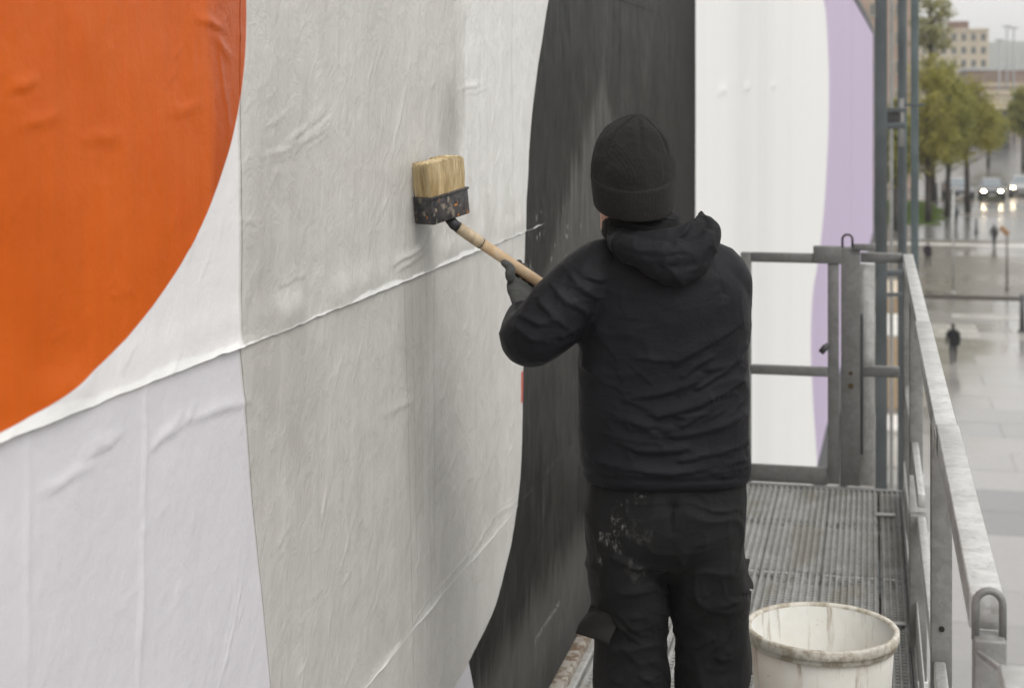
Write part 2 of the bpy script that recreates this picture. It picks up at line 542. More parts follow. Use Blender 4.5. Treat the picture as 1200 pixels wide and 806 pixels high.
    lilac = t.mix(t.sm(fst, .3, .7), (.505, .43, .585), (.57, .49, .65))
    ln = t.math('SUBTRACT', 1.0, t.math('DIVIDE', t.math('ABSOLUTE', t.math('SUBTRACT', Y, 39.35)), .30), clamp=True)
    lilac = t.mix(t.math('MULTIPLY', ln, .6), lilac, (.30, .25, .36))
    col = t.mix(m_li, col, lilac)
    # torn white lip of the upper sheets
    at = t.n.new('ShaderNodeAttribute'); at.attribute_name = 'lip'
    lip = AND(at.outputs['Fac'], NOT(m_or))
    col = t.mix(lip, col, (.84, .84, .83))
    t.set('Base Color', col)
    r = t.math('ADD', t.math('MULTIPLY', bl2, .22), .30)
    r = t.mix(m_gr, r, t.math('ADD', t.math('MULTIPLY', st, .35), .18))
    r = t.mix(near, (.55, .55, .55), r)
    r = t.mix(AND(m_or, wet), r, (.16, .16, .16))
    t.set('Roughness', r)
    t.set('Specular IOR Level', t.mix(m_gr, t.mix(m_bl, (.14, .14, .14), (.045, .045, .045)), (.36, .36, .36)))
    h = t.math('ADD', t.math('MULTIPLY', bl2, .8), t.math('MULTIPLY', st, .06))
    h = t.math('ADD', h, t.math('MULTIPLY', t.noise(t.vmap(uv, (8, 6, 1), (7, 1, 0)), 2.0, 6, .65, .6), AND(1.0, t.math('ADD', .45, m_gr))))
    rg = t.n.new('ShaderNodeTexNoise'); rg.noise_type = 'RIDGED_MULTIFRACTAL'; t.l.new(t.vmap(uv, (11, 8, 1), (2, 6, 0)), rg.inputs['Vector'])
    rg.inputs['Scale'].default_value = 1.0; rg.inputs['Detail'].default_value = 5; rg.inputs['Distortion'].default_value = .5
    h = t.math('ADD', h, t.math('MULTIPLY', rg.outputs[0], t.math('MULTIPLY', t.math('MULTIPLY', .55, t.sm(bl1, .50, .66)), t.math('ADD', .06, AND(m_gr, near)))))
    t.bump(h, .30, .012)
    return t.m
M_PAPER = paper_material()

mural = empty('billboard_wall', (-1.1, 5, -3.95), 0, 'long billboard wall pasted with an orange, grey, black, white and lilac poster', 'billboard')
MINV = Vector(mural.location)
# creases: (px0,py0)-(px1,py1), height, width
CREASE = [((163, 455), (160, 620), .005, .011), ((160, 620), (155, 806), .006, .012), ((26, 520), (21, 806), .004, .012),
          ((92, 535), (136, 510), .006, .010), ((168, 528), (215, 492), .006, .014), ((215, 492), (285, 470), .006, .016),
          ((252, 800), (268, 735), .007, .010), ((268, 735), (276, 690), .005, .010), ((40, 578), (100, 546), .004, .012),
          ((300, 186), (345, 170), .005, .009), ((345, 170), (380, 148), .006, .010), ((326, 168), (350, 150), .005, .008), ((352, 150), (378, 128), .004, .009),
          ((305, 150), (335, 128), .003, .009), ((532, 106), (560, 100), .004, .010), ((282, 335), (285, 358), .006, .006),
          ((455, 310), (490, 290), .010, .014), ((490, 290), (500, 268), .006, .014), ((318, 335), (350, 322), .004, .010),
          ((555, 640), (575, 605), .004, .010), ((575, 605), (602, 588), .004, .012), ((540, 655), (556, 625), .003, .010), ((500, 700), (555, 640), .0022, .005), ((425, 806), (500, 700), .0022, .005),
          ((0, 108), (30, 100), .004, .014), ((225, 22), (255, 32), .005, .010), ((245, 45), (266, 70), .004, .012), ((90, 165), (135, 160), .003, .014),
          ((10, 150), (60, 138), .003, .012), ((190, 130), (230, 122), .003, .010), ((250, 60), (262, 150), .003, .010),
          ((310, 470), (313, 440), .003, .006), ((323, 500), (326, 440), .003, .006), ((410, 445), (420, 400), .003, .010), ((390, 440), (400, 410), .003, .009),
          ((440, 490), (480, 470), .003, .016), ((395, 665), (410, 610), .003, .012), ((380, 560), (372, 610), .003, .010), ((455, 180), (470, 110), .004, .016), ((425, 100), (436, 60), .003, .014)]
SEG = []
for a, b, h, w in CREASE:
    ln = math.hypot(a[0] - b[0], a[1] - b[1])
    if ln > 70:
        SEG.append((*wall(*a), *wall(*b), h, w * .8))
        continue
    for k in range(3):                                        # a bundle of finer wrinkles
        j = (0, 0) if k == 0 else (rnd.uniform(-7, 7), rnd.uniform(-9, 9))
        f = 1 if k == 0 else rnd.uniform(.35, .7)
        a2 = (a[0] + j[0] + (b[0] - a[0]) * rnd.uniform(0, .25) * (k > 0), a[1] + j[1]); b2 = (b[0] + j[0], b[1] + j[1])
        SEG.append((*wall(*a2), *wall(*b2), h * f * .7, w * .62 * (.6 + .4 * f)))
for k in range(330):
    y0 = rnd.uniform(2.3, 4.9); z0 = rnd.uniform(.3, 2.15)
    an = rnd.choice((rnd.gauss(1.45, .25), rnd.gauss(.5, .35))); L = rnd.uniform(.015, .10)
    SEG.append((y0, z0, y0 + L * math.cos(an), z0 + L * math.sin(an), rnd.uniform(.0006, .0022), rnd.uniform(.004, .010)))
for k in range(50):
    y0 = rnd.uniform(1.4, 2.5); z0 = rnd.uniform(.9, 2.1); L = rnd.uniform(.02, .09); an = rnd.gauss(.5, .6)
    SEG.append((y0, z0, y0 + L * math.cos(an), z0 + L * math.sin(an), rnd.uniform(.0006, .0018), rnd.uniform(.004, .009)))
for px, py in ((845, 108), (874, 104), (905, 102), (944, 100)):
    y, z = wall(px, py)
    SEG.append((y - .3, z - .01, y + .3, z + .012, .0105, .035))
def crease_field(Y, Z):
    h = np.zeros_like(Y)
    for y0, z0, y1, z1, hh, w in SEG:
        lo = 6 * w
        m = (Y > min(y0, y1) - lo) & (Y < max(y0, y1) + lo) & (Z > min(z0, z1) - lo) & (Z < max(z0, z1) + lo)
        if not m.any():
            continue
        a, b = Y[m] - y0, Z[m] - z0
        dy, dz = y1 - y0, z1 - z0
        L2 = dy * dy + dz * dz
        t = np.clip((a * dy + b * dz) / L2, 0, 1)
        # a slightly wandering ridge with one steeper flank
        s = (a * dz - b * dy) / math.sqrt(L2) + .0016 * np.sin(9 * t + y0 * 30)
        ex = np.maximum(0, np.abs((a * dy + b * dz) / L2 - .5) - .5) * math.sqrt(L2)
        ww = np.where(s > 0, w * .42, w * 1.15)
        h[m] += .75 * hh * np.exp(-np.abs(s / ww) ** 1.5 - (ex / w) ** 2) * (.4 + .6 * np.sin(PI * np.clip(t, .05, .95)))
    return h
ROWS = [-3.77, -2.90, -2.04, -1.18, -.32, .54, 1.40, 2.26, 3.12, 4.21]
COLS = [.45, 2.62, 4.79, 6.96, 9.13, 12.0, 16.0, 22.0, 30.0, 39.35, 50.0, 65.87]
def sheet(ci, ri):
    y0, y1, z0, z1 = COLS[ci], COLS[ci + 1], ROWS[ri], ROWS[ri + 1]
    hero = ci <= 3 and 4 <= ri <= 7
    if hero:
        ny, nz = (int((y1 - y0) / .0055), int((z1 - z0) / .0052)) if ri in (5, 6) and ci < 3 else (int((y1 - y0) / .012), int((z1 - z0) / .011))
    elif ri in (5, 6, 7) and 4 <= ci <= 7:
        ny, nz = 120, 40
    else:
        ny, nz = 14, 10
    ov = .025 if hero else .01                         # tucked under the sheet above
    yy = np.linspace(y0, y1 + (.008 if hero else .004), ny + 1)
    zl = np.linspace(0, 1, nz + 1)
    if hero:
        zl = zl ** 1.15
    A, B = np.meshgrid(yy, zl, indexing='ij')
    A, B = A.ravel(), B.ravel()
    if ri <= 5 and ci <= 1:                            # this joint runs out of plumb
        A = A + (.24 * (1.40 - (z0 + (z1 - z0) * B)) - .01) * np.clip(1 - np.abs(A - 2.62) / 2.17, 0, 1)
    lipw = np.zeros_like(A)
    edge = np.zeros_like(A)
    if hero:
        P = np.c_[A * 3, np.full_like(A, ri * 3.7), np.zeros_like(A)]
        edge = .004 * fbm(P * .8, 5, 3) + .0014 * vnoise(P * 9, 8)
    zb = z0 + edge
    Z = zb + (z1 + ov - zb) * B
    off = np.full_like(A, (.0012 + .0016 * ri + .0008 * (ci % 2)) if hero else .0105 + .0001 * ri)
    if hero:
        Q = np.c_[A, Z, np.zeros_like(A)]
        off += .0035 * fbm(Q * np.array([2.5, 2.0, 1]), 21, 3) * np.clip(B * 5, 0, 1)
        off += .0007 * fbm(Q * np.array([16, 9, 1]), 31, 3)
        off += crease_field(A, Z)
        if ri == 6:
            s = Z - zb
            g = np.clip((5.34 - A) / .22, 0, 1)
            n1 = .5 + .5 * vnoise(np.c_[A * 3, A * 0, A * 0], 77)
            amp = (.0035 + .010 * n1 * n1) * g * np.where(A < 2.62, 1.45, 1.0)
            wv = .018 + .014 * (.5 + .5 * vnoise(np.c_[A * 3.1, A * 0 + 4, A * 0], 78))
            off += amp * np.exp(-s / wv) + amp * .25 * np.exp(-((s - .05) / .03) ** 2)
            off += .008 * g * np.clip(vnoise(np.c_[A * 7, s * 0, s * 0], 79), 0, 1) * np.exp(-((s - .03) / .03) ** 2)
            lw = .002 + .014 * np.clip(.45 + .6 * fbm(np.c_[A * 6, A * 0, A * 0], 80, 4), 0, 1) + np.where(A < 2.6, .010, 0)
            lipw = np.clip((lw * g ** 1.5 - s) / .004, 0, 1) * g
        elif ri == 5:
            s = Z - zb
            off += (.003 + .003 * vnoise(np.c_[A * 6, A * 0, A * 0], 90)) * np.exp(-s / .012)
            lipw = np.clip((.004 - s) / .003, 0, 1) * np.clip((4.9 - A) / .1, 0, 1) * .6
    else:
        off += .002 * fbm(np.c_[A * .6, Z * .6, A * 0], 41, 3)
        if ri in (5, 6, 7) and 4 <= ci <= 7:
            off += crease_field(A, Z)
    X = wall_x(A) + np.maximum(off, .0004)
    V = np.c_[X - MINV.x, A - MINV.y, Z - MINV.z]
    i, j = np.meshgrid(np.arange(ny), np.arange(nz), indexing='ij')
    a = (i * (nz + 1) + j).ravel()
    Fs = np.c_[a, a + nz + 1, a + nz + 2, a + 1]
    me = mesh_np('paper_sheet', V, Fs)
    uv = me.uv_layers.new(name='UVMap')
    idx = np.empty(len(me.loops), np.int32); me.loops.foreach_get('vertex_index', idx)
    uv.data.foreach_set('uv', np.c_[A, Z][idx].astype(np.float32).ravel())
    at = me.attributes.new('lip', 'FLOAT', 'POINT')
    at.data.foreach_set('value', lipw.astype(np.float32))
    obj('paper_sheet', me, M_PAPER, mural)
for ci in range(len(COLS) - 1):
    for ri in range(len(ROWS) - 1):
        sheet(ci, ri)
# backing board in lengths, steel trim round it
M_BOARD = simple('grey_backing_board', (.22, .22, .22), .7, 0, .2, 2)
M_TRIM = simple('dark_grey_steel_trim', (.075, .08, .085), .5, .3, .2, 4)
bb = MB()
ys = [-1, 10, 20, 35, 50, 65.87]
for a, b in zip(ys[:-1], ys[1:]):
    xa, xb = float(wall_x(a)) - .004, float(wall_x(b)) - .004
    V = []
    for (x, y) in ((xa, a), (xb, b)):
        V += [(x, y, -3.79), (x - .12, y, -3.79), (x - .12, y, 4.22), (x, y, 4.22)]
    bb.add([(v[0] - MINV.x, v[1] - MINV.y, v[2] - MINV.z) for v in V], [(0, 1, 5, 4), (1, 2, 6, 5), (2, 3, 7, 6), (3, 0, 4, 7), (0, 3, 2, 1), (4, 5, 6, 7)])
bb.build('backing_board', M_BOARD, mural)
for nm, za, zb, dx in (('bottom_trim', -4.55, -3.80, .03), ('top_trim', 4.23, 4.45, .05)):
    tm = MB()
    for a, b in ((-1, 10), (10.002, 65.9)):
        xa, xb = float(wall_x(a)), float(wall_x(b))
        V = []
        for (x, y) in ((xa, a), (xb, b)):
            V += [(x + dx, y, za), (x - .14, y, za), (x - .14, y, zb), (x + dx, y, zb)]
        tm.add([(v[0] - MINV.x, v[1] - MINV.y, v[2] - MINV.z) for v in V], [(0, 1, 5, 4), (1, 2, 6, 5), (2, 3, 7, 6), (3, 0, 4, 7), (0, 3, 2, 1), (4, 5, 6, 7)])
    tm.build(nm, M_TRIM, mural)
xe = float(wall_x(65.9))
MB().box((xe - .14 - MINV.x, 65.91 - MINV.y, -4.55 - MINV.z), (xe + .05 - MINV.x, 66.1 - MINV.y, 4.45 - MINV.z)).build('end_trim', M_TRIM, mural)
for y in (2, 9, 18, 30, 44, 60):
    x = float(wall_x(y)) - .35
    MB().box((x - .12 - MINV.x, y - .12 - MINV.y, GZ - MINV.z), (x + .12 - MINV.x, y + .12 - MINV.y, 4.2 - MINV.z)).build('support_column', M_TRIM, mural)

# ------------------------------------------------------------------ work platform
plat = empty('work_platform', (-.4, 3.2, 0), 0, 'ribbed galvanised steel work platform deck beside the billboard', 'work platform')
PO = Vector(plat.location)
def deck_plank(x0, x1, y0, y1, rungs=True):
    mb = MB()
    w = x1 - x0
    n = max(1, int(round(w / .025)))
    p = w / n
    prof = []
    for k in range(n):
        c = x0 + (k + .5) * p
        prof += [(c - p * .26, -.011), (c - p * .20, -.003), (c - p * .12, 0), (c + p * .12, 0), (c + p * .20, -.003), (c + p * .26, -.011)]
    prof = [(x0 + .001, -.05), (x0 + .001, -.011)] + prof + [(x1 - .001, -.011), (x1 - .001, -.05)]
    m = len(prof)
    V = [(x, y0, z) for x, z in prof] + [(x, y1, z) for x, z in prof]
    mb.add(V, [(i, i + 1, m + i + 1, m + i) for i in range(m - 1)])
    if rungs:
        y = max(y0, 2.4) + .02
        while y < y1 - .02:
            mb.box((x0 + .004, y, -.0125), (x1 - .004, y + .011, -.0075))
            y += .030
    V = np.array(mb.V) - np.array(PO)
    me = mesh_np('deck_plank', V, mb.F, False)
    return obj('deck_plank', me, M_DECK, plat)
XE = [-.895, -.66, -.425, -.19, .028]
for ya, yb in ((-1.0, 2.0), (2.006, 6.2), (6.206, 7.52)):
    for a, b in zip(XE[:-1], XE[1:]):
        deck_plank(a + .0008, b - .0008, ya, yb, yb > 2.1)
    deck_plank(.036, .128, ya, yb, yb > 2.1)
def pbox(name, a, b, m, bevel=.003, parent=plat, off=PO):
    return MB().box(tuple(Vector(a) - off), tuple(Vector(b) - off)).build(name, m, parent, bevel)
def rusty():
    t = NT('rusty_pasted_beam')
    co = t.n.new('ShaderNodeNewGeometry').outputs['Position']
    n = t.noise(co, 22, 6, .7); n2 = t.noise(co, 60, 5, .6)
    c = t.mix(t.sm(n, .42, .58), (.30, .28, .25), (.13, .085, .05))
    c = t.mix(t.sm(n2, .55, .7), c, (.42, .40, .36))
    t.set('Base Color', c); t.set('Roughness', .75)
    t.bump(n, .4, .004)
    return t.m
M_RUST = rusty()
pbox('edge_beam', (-.965, -1, -.10), (-.922, 7.52, .028), M_RUST, .005)
pbox('edge_angle', (-.921, -1, -.06), (-.897, 7.52, .006), M_GALV, .002)
pbox('edge_beam', (.13, -1, -.16), (.142, 7.52, .012), M_GALV_DARK, .002)
for y in (-.4, 1.6, 3.4, 5.1, 6.1, 6.95, 7.4):
    pbox('cross_bearer', (-.92, y, -.16), (.128, y + .06, -.052), M_GALV_DARK, .004)
pbox('end_beam', (-.92, 7.523, -.16), (.128, 7.556, .003), M_GALV_DARK, .003)
for px, py in ((1038, 603), (1047, 730)):
    d = ground = (CZ - .004) * F / (py - 108)
    x, y = xy(px, d)
    pbox('deck_clip', (x - .045, y - .02, .002), (x + .04, y + .012, .010), M_GALV, .002)
for y in (0.5, 5.0):
    for x in (-.8, .0):
        MB().bar(Vector((x, y, -.16)) - PO, Vector((x, y, GZ)) - PO, .14).build('mast_leg', M_GALV_DARK, plat)

# ------------------------------------------------------------------ guard rail along the open side
rail = empty('guard_railing', (.168, 4, 0), 0, 'galvanised box section guard rail running along the open right edge of the deck', 'railing')
RO = Vector(rail.location)
def rbox(name, a, b, m=M_GALV, bevel=.004):
    return pbox(name, a, b, m, bevel, rail, RO)
rbox('top_rail', (.143, 2.46, 1.046), (.193, 3.70, 1.100))
rbox('top_rail', (.140, 3.705, 1.044), (.190, 5.36, 1.098))
rbox('top_rail', (.144, 5.365, 1.040), (.190, 7.60, 1.094))
rbox('top_rail', (.163, -1.0, 1.040), (.207, 2.17, 1.098))
rbox('rail_joint', (.1385, 3.62, 1.040), (.1425, 3.80, 1.090))
rbox('rail_joint', (.1385, 5.30, 1.040), (.1395, 5.44, 1.086))
for y, w in ((4.02, .051), (6.25, .05)):
    rbox('post', (.143, y, -.14), (.143 + w, y + .05, 1.039), M_GALV_DARK)
    rbox('socket', (.1405, y - .004, -.16), (.146 + w, y + .055, .38), M_GALV)
rbox('post', (.1415, 7.45, -.14), (.186, 7.50, 1.035), M_GALV_DARK)
rbox('post', (.124, 5.40, -.14), (.180, 5.455, .447), M_GALV_DARK)
rbox('socket', (.121, 5.395, -.2), (.183, 5.46, -.10), M_GALV)
rbox('post', (.146, 2.395, -.14), (.192, 2.445, 1.052), M_GALV_DARK)
rbox('mid_rail', (.150, 2.45, .40), (.178, 4.019, .452))
rbox('mid_rail', (.148, 4.071, .40), (.176, 5.394, .448))
rbox('mid_rail', (.150, 5.456, .46), (.176, 7.449, .508))
rbox('mid_rail', (.165, -1, .41), (.195, 2.17, .455))
rbox('kick_board', (.1445, 2.45, .02), (.150, 4.01, .16), M_GALV)
rbox('kick_board', (.1445, 4.08, .02), (.150, 7.44, .16), M_GALV)
def loop_geo(c, w, h, r, axis):
    """an upright U of rod, open at the bottom"""
    c, ax = Vector(c), Vector(axis).normalized()
    pts = [c - ax * w / 2, c - ax * w / 2 + Vector((0, 0, h - w / 2))]
    for k in range(1, 9):
        a = PI - PI * k / 8
        pts.append(c + Vector((0, 0, h - w / 2)) + ax * (w / 2 * math.cos(a)) + Vector((0, 0, w / 2 * math.sin(a))))
    pts.append(c + ax * w / 2)
    return tube_geo(pts, r, 10)
mb = MB(); mb.add(*loop_geo(Vector((.169, 2.42, 1.045)) - RO, .039, .072, .0058, (1, .1, 0))); mb.build('lifting_loop', M_GALV_DARK, rail, 0, True)
mb = MB(); mb.tube([Vector((.150, 2.392, 1.035)) - RO, Vector((.175, 2.28, 1.052)) - RO, Vector((.205, 2.13, 1.075)) - RO], .0045, 8); mb.build('locking_rod', M_GALV, rail, 0, True)
mb = MB()
cc = Vector((.169, 4.019, CZ - (703 - 108) / F * 4.1)) - RO
mb.tube([cc, cc - Vector((0, .003, 0))], .007, 12); mb.build('bolt_hole', simple('black_hole', (.015, .015, .012), .8), rail)

# ------------------------------------------------------------------ end gate
GY = 7.56
gate = empty('end_gate', (x_at(930, GY), GY, 0), 0, 'dull grey tube gate closing the far end of the deck', 'gate')
GO = Vector(gate.location)
def gbox(name, px0, px1, py0, py1, y=GY, t=.04, m=M_GATE, parent=gate, off=GO, bevel=.003):
    d = depth_at((px0 + px1) / 2, y)
    return MB().box(tuple(Vector((x_at(px0, y), y, zz(py1, d))) - off), tuple(Vector((x_at(px1, y), y + t, zz(py0, d))) - off)).build(name, m, parent, bevel)
gbox('stile', 868, 880, 296, 566)
gbox('stile', 970, 983, 309, 567)
gbox('top_bar', 880.3, 969, 297, 308)
gbox('mid_bar', 880.3, 969.7, 429.5, 440)
gbox('kick_plate', 880.3, 969.7, 546, 566, GY + .005, .025)
gbox('latch_sleeve', 953, 986, 289, 309, GY - .006, .052)
mb = MB(); d = depth_at(968, GY); mb.tube([Vector((x_at(972, GY), GY - .02, zz(402, d))) - GO, Vector((x_at(967, GY), GY - .035, zz(406, d))) - GO, Vector((x_at(962, GY), GY - .04, zz(412, d))) - GO], [.010, .016, .014], 10)
mb.build('latch_lever', simple('dark_lever', (.07, .065, .07), .5), gate, 0, True)
# the fixed end frame the gate closes against
fr = empty('end_railing', (x_at(1010, GY), GY + .01, 0), 0, 'fixed end frame of two upright steel posts right of the gate', 'railing')
FO = Vector(fr.location)
G2 = dict(parent=fr, off=FO)
gbox('post', 985.5, 1008, 291, 569, GY + .0, .09, M_GATE, **G2)
gbox('rear_post', 1006, 1025, 309, 569, GY + .16, .05, M_GALV, **G2)
gbox('slot_plate', 1008.5, 1011.5, 370, 533, GY + .01, .10, M_TRIM, **G2)
gbox('top_bar', 1008.6, 1057, 297, 308, GY + .02, .045, M_GATE, **G2)
gbox('mid_bar', 1011.8, 1054, 430, 442, GY + .02, .045, M_GATE, **G2)
gbox('latch_plate', 1000, 1026, 286, 294, GY - .012, .010, M_GATE, **G2)
d = depth_at(992, GY)
mb = MB(); mb.add(*loop_geo(Vector((x_at(993, GY), GY + .03, zz(292, d))) - FO, .046, .066, .0055, (1, 0, 0))); mb.build('lifting_loop', simple('dark_loop_steel', (.06, .055, .065), .5, .4), fr, 0, True)
for py in (452, 437):
    c = Vector((x_at(997, GY), GY + .001, zz(py, d))) - FO
    mb = MB(); mb.tube([c, c - Vector((0, .004, 0))], .014 if py == 452 else .010, 14)
    mb.build('bolt', simple('rusty_bolt', (.09, .06, .03), .7), fr)

# ------------------------------------------------------------------ bucket
def bucket():
    t = NT('dirty_white_plastic')
    co = t.coord()
    S = t.sep(co)
    n = t.noise(co, 14, 6, .65)
    dr = t.noise(t.vmap(co, (30, 30, 3)), 1, 5, .65)
    c = t.mix(t.sm(n, .3, .7), (.74, .715, .655), (.80, .785, .74))
    hi = t.sm(S[2], .10, .42)
    c = t.mix(t.math('MULTIPLY', t.math('MULTIPLY', t.sm(dr, .54, .70), hi), .85), c, (.31, .255, .185))
    c = t.mix(t.math('MULTIPLY', t.sm(t.noise(co, 60, 4), .66, .75), .4), c, (.28, .24, .19))
    t.set('Base Color', c); t.set('Roughness', t.math('ADD', .3, t.math('MULTIPLY', n, .3)))
    t.set('Subsurface Weight', .05)
    t.bump(n, .12, .004)
    m_body = t.m
    t = NT('grimy_bucket_rim')
    co = t.coord()
    n = t.noise(co, 24, 6, .7)
    c = t.mix(t.sm(n, .42, .62), (.66, .63, .56), (.36, .31, .235))
    t.set('Base Color', c); t.set('Roughness', .5); t.bump(n, .3, .004)
    m_rim = t.m
    d = 4.22
    x, y = xy(963, d)
    r = empty('bucket', (x, y, 0.002), .4, 'dirty white plastic paste bucket standing on the deck by the railing', 'bucket')
    H, R = .422, .196
    def lathe(prof, n=72):
        V = [(rr * math.cos(2 * PI * k / n), rr * math.sin(2 * PI * k / n), z) for rr, z in prof for k in range(n)]
        Fs = [(i * n + k, i * n + (k + 1) % n, (i + 1) * n + (k + 1) % n, (i + 1) * n + k) for i in range(len(prof) - 1) for k in range(n)]
        return V, Fs
    mb = MB(); mb.add(*lathe([(.001, 0), (.160, 0), (.165, .006), (R - .006, H - .01), (R - .009, H - .008), (.162, .03), (.150, .012), (.001, .012)]))
    mb.build('body', m_body, r, 0, True)
    mb = MB(); mb.add(*lathe([(R - .009, H - .012), (R - .009, H - .003), (R - .005, H + .001), (R + .004, H + .001), (R + .007, H - .003), (R + .0075, H - .021), (R + .005, H - .025), (R + .002, H - .026), (R + .002, H - .036), (R + .000, H - .039), (R - .004, H - .04)]))
    mb.build('rim', m_rim, r, 0, True)
    mb = MB(); mb.add(*lathe([(.001, .13), (.168, .13)]))
    mb.build('paste', simple('thin_beige_paste', (.52, .48, .40), .25), r, 0, True)
    pts = [(R + .006) * Vector((math.cos(a), math.sin(a), 0)) + Vector((0, 0, H - .05 - .17 * math.sin((a - .0) / PI * PI))) for a in np.linspace(0, PI, 20)]
    mb = MB(); mb.tube(pts, .0025, 8); mb.build('handle', simple('bucket_wire', (.25, .24, .22), .4, .6), r, 0, True)
bucket()

# ------------------------------------------------------------------ brush
bd = 3.90
bx, by = xy(519, bd)
bz0 = zz(262, bd); bz1 = zz(230, bd); bz2 = zz(186, bd)
brush = empty('paste_brush', (bx, by, bz0 + .012), math.radians(65.4), 'wide bristle paste brush with pale wooden handle held against the poster', 'brush')
brush.rotation_euler = (.0, -.15, math.radians(65.4))
# local x = long side of the block, local y = thickness (towards the wall is +y)
def brush_parts():
    t = NT('paint_crusted_block')
    co = t.coord()
    n = t.noise(co, 45, 5, .6)
    c = t.mix(t.sm(n, .35, .6), (.018, .018, .022), (.065, .06, .06))
    c = t.mix(t.sm(t.noise(t.vmap(co, (1, 1, 1), (2, 3, 1)), 55, 4), .58, .66), c, (.22, .19, .15))
    c = t.mix(t.sm(t.noise(t.vmap(co, (1, 1, 1), (5, 1, 8)), 38, 3), .63, .68), c, (.5, .2, .04))
    t.set('Base Color', c); t.set('Roughness', .45); t.bump(n, .4, .003)
    L, T = .142, .062
    H = bz1 - bz0
    MB().box((-L / 2, -T / 2, 0), (L / 2, T / 2, H)).build('ferrule', t.m, brush, .004)
    MB().box((-L / 2 - .002, -T / 2 - .002, H - .006), (L / 2 + .002, T / 2 + .002, H)).build('ferrule_band', t.m, brush, .001)
    t = NT('paste_soaked_bristle')
    co = t.coord()
    n = t.math('ADD', t.math('MULTIPLY', t.noise(t.vmap(co, (260, 260, 8)), 1, 3), .45), t.math('MULTIPLY', t.noise(t.vmap(co, (60, 60, 9)), 1, 3), .55))
    S = t.sep(co)
    c = t.mix(t.sm(n, .3, .7), (.36, .25, .115), (.66, .53, .31))
    c = t.mix(t.sm(S[2], H, H + .12), c, t.mix(n, (.55, .44, .25), (.74, .63, .42)))
    t.set('Base Color', c); t.set('Roughness', .6)
    mb = MB()
    rr = random.Random(3)
    hb = (bz2 - bz1) * .93
    core = MB().box((-L / 2 + .0085, -T / 2 + .0085, H - .001), (L / 2 - .0085, T / 2 - .0085, H + hb * .93))
    mb.add(core.V, core.F)
    for k in range(5200):
        u, v = rr.uniform(-1, 1), rr.uniform(-1, 1)
        if rr.random() < .8:
            if rr.random() < .65:
                v = math.copysign(rr.uniform(.82, 1), v)
            else:
                u = math.copysign(rr.uniform(.9, 1), u)
        p = Vector((u * (L / 2 - .006), v * (T / 2 - .006), H - .002))
        clump = .5 + .5 * math.sin(u * 23 + v * 9)
        lean = Vector((rr.gauss(0, .0016) + .003 * math.sin(u * 7 + v) + .002 * math.sin(u * 19 + 2 * v), rr.gauss(0, .0014) + .002 * math.sin(u * 13), 0))
        spread = Vector((u * .0005, v * .0015, 0))
        h = hb * (rr.uniform(.95, 1.01) - .05 * clump + .02 * math.sin(u * 5) - .06 * max(abs(u), abs(v)) ** 8)
        q = p + lean * .5 + spread * 3 + Vector((0, 0, h * .55)); e = p + lean + spread * 3 + Vector((0, 0, h))
        V, Fs = tube_geo([p, q, e], [.0010, .0010, .0006], 3, False)
        mb.add(V, Fs)
    o = mb.build('bristles', t.m, brush)
    o['kind'] = 'stuff'
    # handle
    t = NT('pale_worn_wood')
    co = t.coord()
    n = t.noise(co, 30, 5, .6)
    c = t.mix(t.sm(n, .3, .7), (.53, .37, .215), (.64, .48, .31))
    c = t.mix(t.math('MULTIPLY', t.sm(t.noise(co, 18, 5, .7), .5, .68), .6), c, (.58, .53, .44))
    t.set('Base Color', c); t.set('Roughness', .6); t.bump(n, .2, .002)
    iv = Matrix.Translation(brush.location) @ brush.rotation_euler.to_matrix().to_4x4()
    iv = iv.inverted()
    def wp(px, py, d):
        x, y = xy(px, d)
        return iv @ Vector((x, y, zz(py, d)))
    a0, a1, a2, a3 = wp(526, 256, 3.905), wp(532, 263, 3.91), wp(563, 284.5, 3.935), wp(752, 412, 4.07)
    mb = MB(); mb.tube([a0, a1, a1 + (a2 - a1) * .25], [.012, .0135, .0135], 12); mb.build('socket', simple('black_socket', (.02, .02, .022), .5), brush, 0, True)
    mb = MB(); mb.tube([a1 + (a2 - a1) * .15, a1 + (a2 - a1) * .3, a2, a2 + (a3 - a2) * .004], [.0142, .0148, .0152, .0145], 16); mb.build('handle_sleeve', simple('pasted_tape_sleeve', (.46, .37, .25), .65, 0, .3, 30), brush, 0, True)
    mb = MB(); mb.tube([a2, a2 + (a3 - a2) * .5, a3], [.0138, .0142, .0142], 16); mb.build('handle', t.m, brush, 0, True)
    mb = MB(); q = a2 + (a3 - a2) * .004; mb.tube([q, q + (a3 - a2) * .004], .0147, 16); mb.build('handle_ring', simple('dark_ring', (.05, .045, .04), .5), brush, 0, True)
brush_parts()

# ------------------------------------------------------------------ the painter
PD = 3.78
PU = (777 - 600) * PD / F
def L(px, py, dy=0.0):
    d = PD + dy
    return ((px - 600) * d / F - PU, dy, CZ - (py - 108) * d / F)
def zl(py):
    return CZ - (py - 108) * PD / F
def R_(py, cx, hw, ry, cy=0, tilt=0):
    return (zl(py), (cx - 600) * PD / F - PU, cy, hw * PD / F, ry, tilt)
def tubeL(pts, n=24, m=6):
    """pts: (px, py, dy, r)"""
    P, rr = smooth_path([L(*p[:3]) for p in pts], [p[3] for p in pts], m)
    return tube_geo(P, list(rr), n)
def finger(pts, r0, r1, n=10):
    P, rr = smooth_path(pts, list(np.linspace(r0, r1, len(pts))), 3)
    P = list(P); rr = list(rr)
    e = P[-1] + (P[-1] - P[-2]) / np.linalg.norm(P[-1] - P[-2]) * r1 * .7
    P.append(e); rr.append(r1 * .45)
    return tube_geo(P, rr, n)
HA, HB = np.array(L(563, 284.5, 3.935 - PD)), np.array(L(752, 412, 4.07 - PD))
